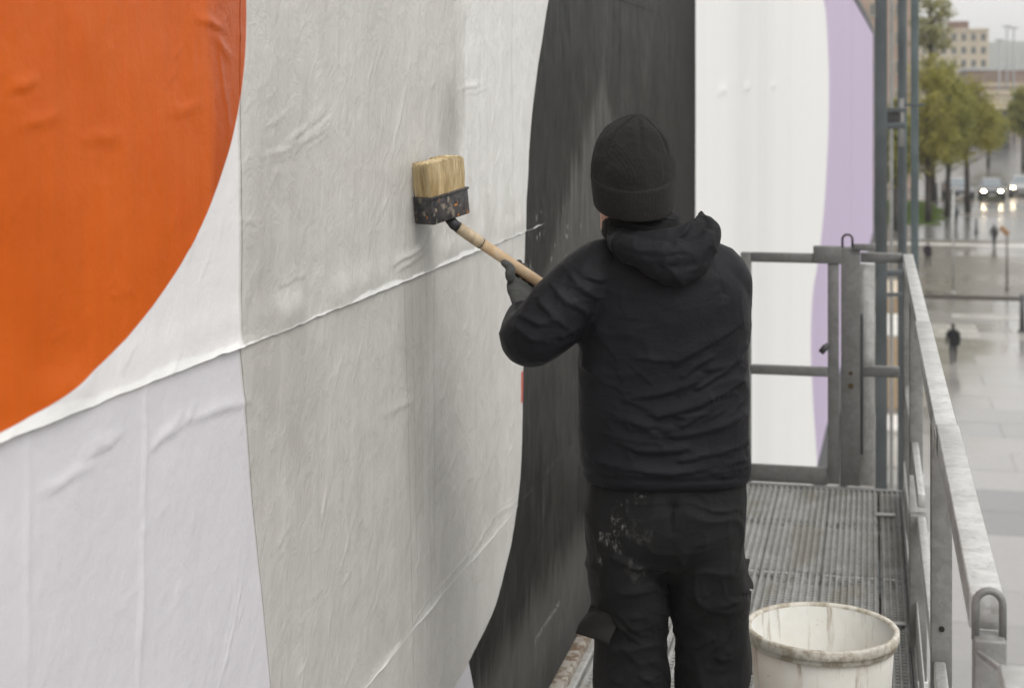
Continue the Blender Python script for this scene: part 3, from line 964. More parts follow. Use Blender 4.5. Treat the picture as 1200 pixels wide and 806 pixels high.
HD = (HB - HA) / np.linalg.norm(HB - HA)
def grip_hand(s, wrist, scale=1.0, side=1, n=10):
    """five fingers closed round the handle at parameter s; returns geos (palm + fingers)"""
    c = HA + (HB - HA) * s
    w = np.array(wrist)
    inn = w - c
    inn = inn - HD * inn.dot(HD)
    inn /= np.linalg.norm(inn)                    # from handle towards the wrist
    sd = np.cross(HD, inn)                        # across
    rH = .014
    geos = []
    palm_c = c + inn * .050 - sd * .014 * side
    P, rr = smooth_path([w + (palm_c - w) * .0, w + (palm_c - w) * .45, palm_c, c + inn * .026 - sd * .012 * side], [(.027 * scale, .022 * scale), (.037 * scale, .021 * scale), (.042 * scale, .019 * scale), (.040 * scale, .015 * scale)], 4)
    geos.append(frame_tube(P, rr, HD, 18))
    for k, (off, ln) in enumerate(((-.031, .92), (-.011, 1.0), (.010, .97), (.030, .82))):
        base = c + HD * off + inn * .024 - sd * .016 * side
        pts = [base]
        for a, rad in ((60, .0255), (105, .0250), (140, .0245), (158, .0242), (112 + 62 * ln, .024)):
            aa = math.radians(a)
            pts.append(c + HD * off * .96 + rad * scale * (inn * math.cos(aa) - sd * side * math.sin(aa)))
        geos.append(finger(pts, .0108 * scale, .0090 * scale, n))
    tb = c - HD * .040 + inn * .046
    pts = [tb, tb - HD * .014 - inn * .004 + sd * .010 * side, c - HD * .054 + inn * .030 + sd * .013 * side, c - HD * .066 + inn * .025 + sd * .012 * side, c - HD * .078 + inn * .021 + sd * .010 * side]
    geos.append(finger(pts, .0135 * scale, .0098 * scale, n))
    return geos
def frame_tube(P, rr, wide, n):
    V, Fs = [], []
    for i, p in enumerate(P):
        t = P[min(i + 1, len(P) - 1)] - P[max(i - 1, 0)]
        t = t / np.linalg.norm(t)
        a = wide - t * np.dot(wide, t); a /= np.linalg.norm(a)
        b = np.cross(t, a)
        for k in range(n):
            th = 2 * PI * k / n
            V.append(p + a * rr[i][0] * math.cos(th) + b * rr[i][1] * math.sin(th))
    for i in range(len(P) - 1):
        for k in range(n):
            Fs.append((i * n + k, i * n + (k + 1) % n, (i + 1) * n + (k + 1) % n, (i + 1) * n + k))
    Fs.append(tuple(range(n - 1, -1, -1))); Fs.append(tuple((len(P) - 1) * n + k for k in range(n)))
    return V, Fs
LW, RW = L(617, 366, .115), L(775, 425, .255)
LS, RS = .285, .88

def fabric(name, col, var=.25, rough=.75, sheen=.15, marks=None, fine=420):
    t = NT(name)
    co = t.coord()
    n = t.noise(co, 7, 5, .6)
    c = t.mix(t.sm(n, .3, .7), tuple(q * (1 - var) for q in col), tuple(q * (1 + var) for q in col))
    if marks:
        for (x, y, z), rad, amt, sc_ in marks:
            dv = t.n.new('ShaderNodeVectorMath'); dv.operation = 'DISTANCE'
            t.l.new(co, dv.inputs[0]); dv.inputs[1].default_value = (x, y, z)
            near = t.sm(dv.outputs['Value'], rad * .25, rad, 1, 0)
            sp = t.sm(t.math('ADD', t.noise(t.vmap(co, (1, 1, .55)), sc_, 7, .75), t.math('MULTIPLY', near, .20)), .66, .84)
            c = t.mix(t.math('MULTIPLY', t.math('MULTIPLY', sp, t.sm(near, 0, .3)), amt), c, (.36, .36, .35))
    t.set('Base Color', c)
    t.set('Roughness', rough)
    t.set('Sheen Weight', sheen)
    t.set('Sheen Roughness', .5)
    t.set('Specular IOR Level', .14)
    h = t.math('ADD', t.noise(co, fine, 2), t.math('MULTIPLY', t.noise(t.vmap(co, (30, 30, 48)), 1, 4, .6, .8), 2.2))
    t.bump(h, .25, .004)
    return t.m

def fold_disp(V, N, folds, noise_amp, seed, an=(9, 9, 16), mask=None):
    h = np.zeros(len(V))
    for pts, hh, w in folds:
        P = np.array(pts)
        for a, b in zip(P[:-1], P[1:]):
            ab = b - a; L2 = (ab ** 2).sum()
            t = np.clip(((V - a) @ ab) / L2, 0, 1)
            q = V - (a + t[:, None] * ab)
            dist = np.linalg.norm(q, axis=1)
            s = np.where(q[:, 2] > 0, w * 1.25, w * .34)
            te = np.sin(PI * np.clip(t, .06, .94)) ** .5 if len(P) == 2 else 1.0
            g = np.exp(-(dist / s) ** 1.7) * hh * te
            h = np.where(np.abs(g) > np.abs(h), g, h)
    # drape: ridged noise, warped
    wv = fbm(V * np.array([4, 4, 4]), seed + 3, 2)[:, None] * .05
    q = (V + wv) * np.array(an)
    r = 1 - np.abs(vnoise(q, seed)) * 2
    r2 = 1 - np.abs(vnoise(q * 2.1 + 5, seed + 1)) * 2
    d = noise_amp * (np.clip(r, 0, 1) ** 2 * .75 + np.clip(r2, 0, 1) ** 2 * .33 + .5 * fbm(V * 3.5, seed + 9, 2))
    if mask is not None:
        d = d * mask
    return V + N * (h + d - noise_amp * .35)[:, None]

def person_main():
    wx, wy = xy(777, PD)
    # body: one continuous skin (head with face, neck, torso, arms, hands, legs)
    fa = math.radians(42)                                     # head turned left, towards the brush
    fd = np.array([-math.sin(fa), math.cos(fa), 0]); fs = np.array([math.cos(fa), math.sin(fa), 0])
    hc = np.array(L(739, 216, 0.008))
    geos = []
    HR = [(-.125, .030, .040, .055), (-.112, .043, .060, .035), (-.085, .056, .078, .018), (-.05, .066, .090, .008), (-.01, .072, .097, 0), (.03, .075, .099, -.002), (.065, .072, .095, -.004), (.095, .056, .074, -.006), (.112, .03, .042, -.008)]
    n = 32
    V, Fs = [], []
    HR = interp_rings([(a * .94, b * .90, c * .89, e) for a, b, c, e in HR], 4)
    for z, rx, ry, cy in HR:
        for k in range(n):
            th = 2 * PI * k / n
            fx, fy = rx * math.cos(th), ry * math.sin(th) + cy
            # face relief
            if math.sin(th) > .3:
                g = lambda x0, z0, sx, sz: math.exp(-((fx - x0) / sx) ** 2 - ((z - z0) / sz) ** 2)
                fy += .020 * g(0, -.035, .010, .018) + .008 * g(0, -.01, .008, .02) - .010 * (g(.031, -.004, .014, .011) + g(-.031, -.004, .014, .011)) + .005 * (g(.031, .016, .02, .008) + g(-.031, .016, .02, .008))
                fy += .006 * (g(0, -.066, .022, .005) + g(0, -.077, .018, .005)) - .004 * g(0, -.0715, .022, .003) + .006 * g(0, -.105, .02, .012)
            V.append(hc + fs * fx + fd * fy + np.array([0, 0, z]))
    for i in range(len(HR) - 1):
        for k in range(n):
            Fs.append((i * n + k, i * n + (k + 1) % n, (i + 1) * n + (k + 1) % n, (i + 1) * n + k))
    Fs.append(tuple(range(n - 1, -1, -1))); Fs.append(tuple((len(HR) - 1) * n + k for k in range(n)))
    geos.append((V, Fs))
    for s in (-1, 1):                                         # ears
        e = hc + fs * .074 * s + fd * (-.008) + np.array([0, 0, -.022])
        geos.append(tube_geo([e + np.array([0, 0, -.03]), e + fs * .008 * s + np.array([0, 0, -.01]), e + fs * .012 * s - fd * .006 + np.array([0, 0, .02]), e + np.array([0, 0, .034])], [.006, .011, .013, .006], 10))
    geos.append(tube_geo([tuple(hc + np.array([0, -.005, -.06])), L(752, 262, .0), L(760, 300, 0)], [.055, .056, .07], 20))
    geos.append(rings_geo(interp_rings([R_(640, 779, 55, .07), R_(600, 779, 74, .09), R_(560, 779, 74, .09), R_(480, 777, 82, .10), R_(400, 778, 84, .11), R_(330, 779, 78, .10), R_(300, 776, 60, .08), R_(285, 768, 36, .06)], 3), 28, 2.2))
    geos.append(tubeL([(712, 318, 0, .055), (655, 370, -.02, .048), (624, 396, -.03, .042), (617, 383, .05, .036), (617, 364, .12, .020)], 16, 3))
    geos.append(tubeL([(846, 318, 0, .052), (853, 370, .03, .045), (850, 420, .08, .040), (805, 422, .2, .036), (775, 425, .255, .028)], 16, 3))
    geos += grip_hand(LS, LW, .46, -1, 8) + grip_hand(RS, RW, .46, -1, 8)
    for cx in (738, 828):
        geos.append(tubeL([(cx, 630, 0, .068), (cx, 700, .0, .066), (cx + 2, 800, .005, .056), (cx + 2, 850, 0, .055), (cx + 3, 920, -.02, .052), (cx + 3, 990, -.01, .038), (cx + 3, 1002, .0, .036)], 18, 3))
        f = np.array(L(cx + 3, 1002, 0))
        geos.append(tube_geo([f + np.array([0, -.05, -.02]), f + np.array([0, .04, -.02]), f + np.array([0, .14, -.028])], [.032, .036, .026], 14))
    me = fuse('painter_body', geos, .0065, 2)
    t = NT('skin')
    co = t.coord(); nn = t.noise(co, 30, 4)
    t.set('Base Color', t.mix(nn, (.42, .21, .145), (.52, .28, .20)))
    t.set('Roughness', .5); t.set('Subsurface Weight', .15); t.set('Subsurface Radius', (.01, .004, .002)); t.set('Subsurface Scale', .3)
    me.name = 'person'
    me.polygons.foreach_set('use_smooth', np.full(len(me.polygons), True))
    man = obj('person', me, t.m, None, (wx, wy, 0.0))
    man.rotation_euler = (0, 0, PSI)
    tag(man, 'person in black jacket, trousers and beanie brushing paste onto the poster, seen from behind', 'person')

    # jacket: torso and both sleeves in one skin
    TR = interp_rings([R_(561, 781, 95, .130), R_(556, 781, 99, .138), R_(540, 779, 100, .142), R_(500, 777, 99.5, .141), R_(450, 777, 100, .140), R_(410, 777, 100, .140), R_(375, 778, 100, .140),
                       R_(345, 780, 97, .136), R_(320, 780, 88, .125), R_(300, 778, 74, .108), R_(286, 774, 60, .095), R_(274, 765, 49, .085), R_(262, 757, 42, .078)], 5)
    sl = tubeL([(735, 318, .0, .078), (703, 323, -.005, .084), (672, 348, -.02, .083), (645, 376, -.03, .080), (624, 394, -.03, .073), (617, 392, .02, .066), (616, 379, .08, .055), (617, 366, .115, .043), (617, 360, .125, .040)], 28)
    sr = tubeL([(815, 318, .0, .078), (842, 326, .0, .077), (847, 365, .02, .069), (846, 405, .06, .066), (832, 425, .12, .060), (805, 424, .19, .055), (782, 424, .235, .045), (778, 424, .245, .042)], 28)
    me = fuse('jacket', [rings_geo(TR, 56, 2.3), sl, sr], .0046, 12)
    V, N = get_vn(me)
    FO_ = []
    def fold(pts, h=.007, w=.014):
        FO_.append(([L(*p) for p in pts], h, w))
    B = -.14
    # lower back: sagging folds and the gathered hem
    fold([(690, 470, B), (720, 492, B), (760, 502, B)], .009, .016); fold([(770, 488, B), (815, 478, B), (868, 448, B + .06)], .009, .018)
    fold([(700, 515, B), (750, 530, B), (800, 528, B)], .008, .015); fold([(790, 512, B), (830, 508, B), (872, 488, B + .06)], .008, .015)
    fold([(688, 540, B + .05), (730, 552, B), (790, 556, B), (868, 540, B + .06)], .010, .014); fold([(800, 540, B), (840, 534, B), (875, 520, B + .08)], .006, .012)
    fold([(735, 470, B), (775, 462, B), (815, 450, B)], .006, .014); fold([(682, 430, B + .08), (700, 450, B + .02), (735, 462, B)], .006, .014)
    fold([(800, 500, B), (845, 475, B), (874, 430, B + .08)], .006, .013); fold([(700, 395, B + .04), (720, 430, B), (730, 455, B)], .005, .018)
    fold([(860, 380, B + .07), (835, 405, B), (790, 425, B)], .006, .018); fold([(720, 345, B), (735, 375, B), (735, 410, B)], .004, .018)
    # many short crisp creases: pulled up towards the raised arm, slack above the hem
    fr_ = random.Random(12)
    for k in range(34):
        x0, y0 = fr_.uniform(688, 850), 395 + 165 * fr_.random() ** .8
        ln = fr_.uniform(18, 78)
        an = fr_.gauss(-.48 if x0 > 765 else .34, .30)
        x1, y1 = x0 + ln * math.cos(an), y0 + ln * math.sin(an)
        k1 = fr_.uniform(-.12, .12)
        xm, ym = (x0 + x1) / 2 - k1 * (y1 - y0), (y0 + y1) / 2 + k1 * (x1 - x0)
        dep = lambda x: -.143 * max(.05, 1 - abs((x - 778) / 101) ** 2.4) ** .42
        fold([(x0, y0, dep(x0)), (xm, ym, dep(xm)), (x1, y1, dep(x1))], fr_.uniform(.0022, .0066), fr_.uniform(.006, .013))
    fold([(722, 296, -.085), (712, 345, -.125), (688, 395, -.09)], -.0045, .007)
    fold([(832, 300, -.09), (848, 345, -.11), (846, 400, -.10)], -.0045, .007)
    # sleeve folds round the elbow
    for k, (x0, y0, x1, y1) in enumerate(((655, 315, 700, 350), (640, 332, 688, 368), (628, 350, 672, 392), (665, 312, 705, 330), (612, 372, 650, 380), (605, 385, 640, 402), (650, 395, 676, 385), (640, 425, 668, 400))):
        fold([(x0, y0, -.085), ((x0 + x1) / 2, (y0 + y1) / 2 + 5, -.105), (x1, y1, -.09)], .007, .011)
    V2 = fold_disp(V, N, FO_, .0034, 11, (7, 7, 9))
    # raglan seam and hem welt
    hemz = zl(561)
    m = np.exp(-((V[:, 2] - (hemz + .028)) / .006) ** 2) * (np.abs(V[:, 0]) < .25) * (V[:, 2] < hemz + .06)
    V2 -= N * (m * .003)[:, None]
    set_v(me, V2)
    mk = [(L(655, 345, -.09), .10, .025, 90)]
    obj('jacket', me, fabric('black_jacket_shell', (.0112, .0114, .0142), .2, .52, .02, mk), man)

    # hood lying on the shoulders
    hood = [tubeL([(722, 282, -.055, .030), (735, 291, -.105, .034), (762, 300, -.135, .036), (795, 303, -.140, .038), (822, 292, -.115, .036), (834, 272, -.075, .026), (826, 256, -.05, .014)], 20),
            tubeL([(745, 297, -.12, .022), (768, 312, -.142, .030), (795, 320, -.148, .032), (820, 308, -.13, .028), (832, 288, -.10, .020)], 18),
            tubeL([(716, 272, -.045, .022), (745, 284, -.09, .028), (785, 283, -.105, .034), (815, 270, -.075, .028), (822, 252, -.03, .012), (820, 246, -.03, .006)], 18)]
    me = fuse('hood', hood, .0045, 7)
    V, N = get_vn(me)
    FO_.clear()
    fold([(812, 258, -.09), (795, 285, -.15), (786, 310, -.17)], .008, .009); fold([(825, 262, -.10), (828, 290, -.14), (815, 318, -.16)], .007, .010)
    fold([(735, 296, -.14), (765, 303, -.165), (800, 300, -.17)], -.006, .007); fold([(775, 290, -.15), (778, 312, -.17), (798, 334, -.17)], .006, .009)
    set_v(me, fold_disp(V, N, FO_, .005, 23, (16, 16, 16)))
    m_h = fabric('black_hood_cloth', (.0108, .0109, .0132), .2, .65, .03)
    obj('hood', me, m_h, man)
    # neck gaiter: rolls of soft cloth
    col = [rings_geo([R_(300, 755, 30, .06), R_(285, 755, 46, .082), R_(266, 752, 44, .082), R_(260, 753, 38, .074), R_(254, 755, 30, .06)], 40, 2.0)]
    for py, cx, hw, ry, tl in ((259, 755, 36, .074, .16), (265, 753, 41, .081, .02), (273, 754, 43, .083, .06)):
        P = []
        for k in range(25):
            th = 2 * PI * k / 24
            x = (cx - 600) * PD / F - PU + hw * PD / F * math.cos(th); y = ry * math.sin(th)
            P.append((x, y, zl(py) + tl * y + .006 * math.sin(2 * th + py)))
        col.append(tube_geo(P, .013, 10))
    me = fuse('neck_gaiter', col, .004, 4)
    V, N = get_vn(me)
    FO_.clear()
    set_v(me, fold_disp(V, N, FO_, .003, 29, (14, 14, 30)))
    obj('neck_gaiter', me, fabric('black_fleece', (.0075, .0075, .0082), .2, .9, .08), man)

    # trousers
    tr = [rings_geo(interp_rings([R_(545, 780, 90, .118), R_(570, 780, 93.5, .128, -.004), R_(600, 779, 94.5, .136, -.010), R_(625, 778, 94, .136, -.010), R_(645, 778, 90, .120, -.006), R_(662, 779, 70, .085), R_(676, 781, 36, .045)], 4), 48, 2.4)]
    for LG in ([(585, 748, 37, .105), (620, 737, 43, .122), (650, 732, 46, .120), (678, 733.5, 46.5, .112), (705, 736.5, 45.5, .104), (725, 738, 43.5, .099), (742, 738.5, 42, .096), (770, 739.5, 43, .093), (806, 740, 43.5, .092), (850, 740, 42, .091), (900, 741, 41.5, .089), (950, 742, 40.5, .087), (985, 742, 39.5, .084), (997, 742, 38, .080)],
               [(585, 812, 37, .105), (620, 822, 43, .122), (650, 827, 46, .120), (678, 828, 46.5, .112), (705, 830.5, 46.5, .104), (725, 832.5, 44.5, .099), (742, 834, 42.5, .096), (770, 834, 43, .093), (806, 834, 43.5, .092), (850, 835, 42, .091), (900, 836, 41.5, .089), (950, 836, 40.5, .087), (985, 836, 39.5, .084), (997, 836, 38, .080)]):
        tr.append(rings_geo(interp_rings([R_(py, cx, hw, ry, -.006 if py < 720 else .0) for py, cx, hw, ry in LG], 5), 36, 2.15))
    me = fuse('trousers', tr, .0048, 22)
    V, N = get_vn(me)
    FO_.clear()
    B = -.13
    fold([(715, 655, B), (745, 668, B), (782, 672, B)], .008, .012); fold([(800, 660, B), (815, 640, B), (850, 625, B + .04)], .006, .014)
    fold([(788, 596, B), (787, 625, B), (784, 655, B + .02), (781, 690, B + .05)], -.014, .010)
    fold([(706, 690, B), (735, 700, B), (775, 692, B + .03)], .007, .012); fold([(700, 770, B + .02), (735, 785, B), (775, 778, B)], .007, .012)
    fold([(800, 700, B + .02), (835, 715, B), (868, 708, B + .03)], .007, .012); fold([(798, 770, B), (835, 758, B), (870, 740, B + .03)], .007, .012)
    fold([(795, 800, B), (830, 806, B), (865, 796, B)], .007, .012); fold([(720, 735, B), (750, 745, B), (780, 735, B + .03)], .006, .012)
    fold([(812, 592, B - .01), (835, 600, B), (865, 600, B + .03)], .004, .006); fold([(700, 588, B), (740, 592, B), (775, 590, B)], .003, .005)
    fr_ = random.Random(31)
    for k in range(70):
        leg = fr_.choice((738, 832)); x0, y0 = leg + fr_.uniform(-36, 30), fr_.uniform(640, 960)
        ln = fr_.uniform(10, 42); an = fr_.gauss(.35 if leg < 800 else -.35, .4)
        x1, y1 = x0 + ln * math.cos(an), y0 + ln * math.sin(an)
        dep = lambda x: -.105 * max(.05, 1 - abs((x - leg) / 46) ** 2) ** .5
        fold([(x0, y0, dep(x0)), (x1, y1, dep(x1))], fr_.uniform(.004, .010), fr_.uniform(.008, .016))
    # outer seam and cargo pocket swelling on the left thigh
    set_v(me, fold_disp(V, N, FO_, .0072, 37, (8, 8, 10)))
    mk = [(L(716, 604, -.13), .042, .5, 80), (L(722, 618, -.13), .040, .35, 120), (L(728, 590, -.13), .034, .4, 100), (L(748, 584, -.135), .040, .30, 130), (L(706, 632, -.11), .036, .40, 100), (L(699, 652, -.10), .034, .45, 90), (L(722, 640, -.12), .030, .30, 120), (L(830, 602, -.14), .020, .5, 110), (L(745, 668, -.13), .06, .10, 70), (L(752, 625, -.14), .07, .07, 60)]
    obj('trousers', me, fabric('black_work_trousers', (.0112, .0112, .0118), .2, .66, .03, mk), man)
    m_t = MAT.setdefault('pocket_cloth', fabric('black_pocket_cloth', (.0145, .0142, .0140), .2, .75, .04))
    # cargo pockets with lifted flaps
    def patch(name, corners, thick, bow, n=10):
        """bowed cloth patch between four corners (tl, tr, br, bl), given real thickness"""
        a, b, c, d = [np.array(q) for q in corners]
        nn = np.cross(b - a, d - a); nn /= np.linalg.norm(nn)
        V = []
        for s in (0, 1):
            for i in range(n + 1):
                for j in range(n + 1):
                    u, v = i / n, j / n
                    p = (a * (1 - u) + b * u) * (1 - v) + (d * (1 - u) + c * u) * v
                    w = bow * math.sin(PI * u) * (.4 + .6 * math.sin(PI * v)) + .004 * math.sin(5 * u + 7 * v)
                    V.append(p + nn * (w + (thick if s else 0)))
        m_ = (n + 1) ** 2
        Fs = []
        for i in range(n):
            for j in range(n):
                q = (i * (n + 1) + j, (i + 1) * (n + 1) + j, (i + 1) * (n + 1) + j + 1, i * (n + 1) + j + 1)
                Fs.append(q); Fs.append(tuple(x + m_ for x in q[::-1]))
        rim = [i * (n + 1) for i in range(n + 1)] + [n * (n + 1) + j for j in range(1, n + 1)] + [i * (n + 1) + n for i in range(n - 1, -1, -1)] + [j for j in range(n - 1, 0, -1)]
        for p, q in zip(rim, rim[1:] + rim[:1]):
            Fs.append((p, q, q + m_, p + m_))
        mb = MB(); mb.add(V, Fs)
        return mb.build(name, m_t, man, 0, True)
    pk = patch('cargo_pocket', (L(694, 725, -.020), L(716, 738, -.078), L(724, 830, -.080), L(697, 826, -.015)), .005, -.010)
    patch('pocket_flap', (L(692, 708, -.045), L(727, 717, -.088), L(713, 755, -.118), L(674, 741, -.070)), .0035, -.018, 16)
    patch('cargo_pocket', (L(872, 690, -.02), L(879, 692, .06), L(880, 790, .06), L(873, 786, -.02)), .010, .004)
    patch('pocket_flap', (L(868, 652, -.03), L(877, 655, .06), L(882, 690, .06), L(876, 688, -.035)), .004, .004)

    # beanie with turned-up cuff
    TI = .32
    bc = lambda py, cx, hw, k=1.14: R_(py, cx, hw, hw * PD / F * k, 0, TI)
    bn = interp_rings([bc(238, 743, 44), bc(228, 742.5, 46.5), bc(200, 742, 47.6), bc(186, 742, 47.2), bc(172, 742.5, 43.8), bc(160, 743.5, 38.6), bc(151, 744.5, 32), bc(143, 746, 23.5), bc(137.5, 747.5, 13.5), bc(134.5, 748, 5)], 5)
    V, Fs = rings_geo(bn, 64, 2.0)
    me = fuse('beanie', [(V, Fs)], .0042, 2)
    V, N = get_vn(me)
    # gathered crown seams
    cx, cy = L(748, 140)[0], .0
    th = np.arctan2(V[:, 1] - cy, V[:, 0] - cx)
    up = np.clip((V[:, 2] - zl(185)) / (zl(140) - zl(185)), 0, 1)
    for k, a0 in enumerate((-1.57, -2.45, -.62, .35, 1.57, 2.8)):
        da = (th - a0 + PI) % (2 * PI) - PI
        V -= N * (.0062 * np.exp(-(da / .08) ** 2) * up ** .7)[:, None]
    V += N * (.0052 * fbm(V * 11, 51, 4))[:, None]
    set_v(me, V)
    t = NT('charcoal_knit')
    co = t.coord()
    n = t.noise(co, 10, 5)
    t.set('Base Color', t.mix(n, (.0165, .0158, .0150), (.029, .0275, .026)))
    t.set('Roughness', .95); t.set('Sheen Weight', .05); t.set('Specular IOR Level', .08)
    rib = t.n.new('ShaderNodeTexWave'); t.l.new(co, rib.inputs[0]); rib.wave_type = 'RINGS'; rib.rings_direction = 'Z'; rib.inputs['Scale'].default_value = 60; rib.inputs['Distortion'].default_value = 1.5
    t.bump(t.math('ADD', t.noise(co, 500, 2), t.math('ADD', t.math('MULTIPLY', t.noise(co, 120, 3), 1.2), t.math('MULTIPLY', rib.outputs[0], .22))), .6, .004)
    be = obj('beanie', me, t.m, man)
    cu = interp_rings([bc(240, 743, 44.5), bc(238, 743, 47.5), bc(225, 742.5, 49.4), bc(208, 742, 49.8), bc(204, 742, 49.2), bc(203, 742, 46.5), bc(210, 742, 45.5)], 4)
    V, Fs = rings_geo(cu, 64, 2.0)
    Fs = Fs[:-2]
    me = mesh_np('beanie_cuff', np.array(V), Fs)
    V, N = get_vn(me)
    set_v(me, V + N * (.0016 * fbm(V * 20, 61, 3))[:, None])
    obj('beanie_cuff', me, t.m, be)

    # gloves
    m_g = fabric('grey_work_glove', (.085, .087, .084), .25, .8, .1)
    for s, w, sd in ((LS, LW, -1), (RS, RW, -1)):
        ge = grip_hand(s, w, 1.0, sd)
        w_ = np.array(w); el = np.array(L(616, 379, .08) if s == LS else L(805, 424, .19))
        c_ = w_ + (el - w_) / np.linalg.norm(el - w_) * .03
        ge.append(tube_geo([c_, w_, w_ + (w_ - c_) * .4], [.034, .032, .030], 18))
        me = fuse('glove', ge, .0026, 3)
        V, N = get_vn(me)
        set_v(me, V + N * (.0016 * fbm(V * 45, 71, 3))[:, None])
        obj('glove', me, m_g, man)
    # boots
    for cx in (739, 835):
        f = np.array(L(cx + 3, 1002, 0))
        bt = [tube_geo([f + np.array([0, -.01, .09]), f + np.array([0, -.008, .03]), f + np.array([0, 0, -.01])], [.058, .056, .052], 18),
              frame_tube([f + np.array([0, y, z]) for y, z in ((-.085, .0), (-.06, .01), (.02, .015), (.10, -.005), (.165, -.018), (.20, -.03))], [(.03, .025), (.045, .042), (.048, .046), (.052, .034), (.046, .026), (.022, .012)], np.array([1., 0, 0]), 18)]
        dz = f[2] - .042
        me = fuse('boot', bt, .006, 3)
        V, N = get_vn(me)
        V[:, 2] = np.maximum(V[:, 2], .006)
        set_v(me, V)
        obj('boot', me, simple('black_boot_leather', (.02, .018, .016), .6), man)
person_main()

# ------------------------------------------------------------------ ground, paving, road
def wet(name, c0, c1, rough0=.06, rough1=.42, scale=.35):
    t = NT(name)
    co = t.n.new('ShaderNodeNewGeometry').outputs['Position']
    n = t.noise(co, scale, 6, .6); n2 = t.noise(co, scale * 14, 4, .6)
    r = t.rand()
    col = t.mix(t.math('ADD', t.math('MULTIPLY', n, .6), t.math('MULTIPLY', r, .4)), c0, c1)
    col = t.mix(1.0, col, t.mix(n2, (.88, .88, .88), (1.1, 1.1, 1.1)), 'MULTIPLY')
    t.set('Base Color', col)
    t.set('Roughness', t.sm(t.math('ADD', t.math('MULTIPLY', n, .8), t.math('MULTIPLY', r, .2)), .38, .62, rough0, rough1))
    t.bump(t.math('ADD', n2, t.noise(co, 20, 3)), .05, .02)
    return t.m
M_GROUND = wet('wet_asphalt', (.085, .075, .062), (.165, .148, .125), .06, .38, .12)
M_SLABS = [wet('wet_pale_slab', (.24, .232, .222), (.33, .32, .305), .06, .20), wet('wet_grey_slab', (.20, .195, .19), (.27, .262, .255), .05, .20), wet('wet_dark_slab', (.14, .138, .135), (.19, .185, .18), .05, .18)]
M_ROAD = wet('wet_road', (.10, .098, .094), (.15, .147, .14), .20, .30, .15)
M_LINE = simple('wet_white_marking', (.62, .61, .57), .35, 0, .15, .8)
YS = [-60, 0, 30, 60, 95, 108, 115, 122, 130, 138, 146, 155, 163, 180, 250, 400, 800, 2000, 6000]
XS = [-3000, -600, -100, -40, -10, 0, 5, 10, 20, 40, 80, 200, 800, 4000]
V = [(x, y, gz(y)) for y in YS for x in XS]
nx = len(XS)
Fs = [(j * nx + i, j * nx + i + 1, (j + 1) * nx + i + 1, (j + 1) * nx + i) for j in range(len(YS) - 1) for i in range(nx - 1)]
o = obj('ground', mesh_np('ground', np.array(V), Fs), M_GROUND); o['kind'] = 'structure'
pav = empty('pavement', (5, 60, GZ)); pav['kind'] = 'structure'
slab_mesh = []
for m in M_SLABS:
    mb = MB().box((0, 0, 0), (3.985, 2.485, .045))
    me = mesh_np('paving_slab', np.array(mb.V), mb.F, False); me.materials.append(m); slab_mesh.append(me)
tone = lambda y: 1 if y < 36 else 0 if y < 43.5 else 2 if y < 48 else 0 if y < 56 else 1 if y < 61 else 0 if y < 82 else 1
for r in range(27):
    y = 27 + r * 2.5
    for c in range(6):
        if c > 3 and y < 45:
            continue
        o = bpy.data.objects.new('paving_slab', slab_mesh[tone(y)]); link(o, pav)
        o.location = (-1.5 + 4 * c - 5 - (.0 if r % 2 else 2.0), y - 60, .006 + rnd.uniform(-.003, .003))
o = obj('kerb', mesh_np('kerb', np.array(MB().box((-40, 95.2, GZ - .2), (13.6, 95.75, GZ + .16)).V), MB().box((0, 0, 0), (1, 1, 1)).F, False), simple('dark_wet_kerb', (.075, .062, .052), .4)); o['kind'] = 'structure'
def ground_sheet(name, x0, x1, y0, y1, m, dz=.012, n=14):
    yy = np.linspace(y0, y1, n)
    V = [(x, y, gz(y) + dz) for y in yy for x in (x0, x1)]
    Fs = [(2 * i, 2 * i + 1, 2 * i + 3, 2 * i + 2) for i in range(n - 1)]
    o = obj(name, mesh_np(name, np.array(V), Fs), m); o['kind'] = 'structure'
    return o
ground_sheet('road', -60, 120, 128, 900, M_ROAD, .012, 60)
ground_sheet('road_line', -20, 26, 124.5, 125.6, M_LINE, .016, 3)
for x0, x1, y0, y1 in ((3.0, 5.2, 79.6, 84.2), (6.9, 11.4, 79.6, 84.2), (4.2, 12.0, 86.5, 88.2), (12.6, 16.5, 79.6, 84.2)):
    me = mesh_np('crossing_panel', np.array(MB().box((x0, y0, GZ + .052), (x1, y1, GZ + .062)).V), MB().box((0, 0, 0), (1, 1, 1)).F, False)
    o = obj('crossing_marking', me, simple('wet_cream_marking', (.36, .35, .325), .25, 0, .15, .8)); o['kind'] = 'structure'
# grass verge
t = NT('bright_wet_grass'); co = t.coord(); t.set('Base Color', t.mix(t.noise(co, 3, 5), (.07, .12, .015), (.13, .19, .03))); t.set('Roughness', .7)
M_GRASS = t.m
gx, gy, _ = on_ground(1078, 252)
mb = MB(); gr = random.Random(5)
for k in range(6500):
    x, y = gx + gr.uniform(-4.5, 2.6), gy + gr.uniform(-9, 11)
    if x - gx > 2.4 - .16 * abs(y - gy) + .5 * math.sin(y * 1.7):
        continue
    a = gr.uniform(0, PI); h = gr.uniform(.10, .26)
    c, s = .05 * math.cos(a), .05 * math.sin(a)
    z = gz(y) + .01
    mb.add([(x - c, y - s, z), (x + c, y + s, z), (x + gr.uniform(-.06, .06), y + gr.uniform(-.06, .06), z + h)], [(0, 1, 2)])
o = mb.build('grass', M_GRASS); o['kind'] = 'stuff'
ground_sheet('grass_verge', gx - 4.6, gx + 1.0, gy - 7.5, gy + 9.1, simple('verge_soil', (.05, .075, .015), .8), .02, 10)

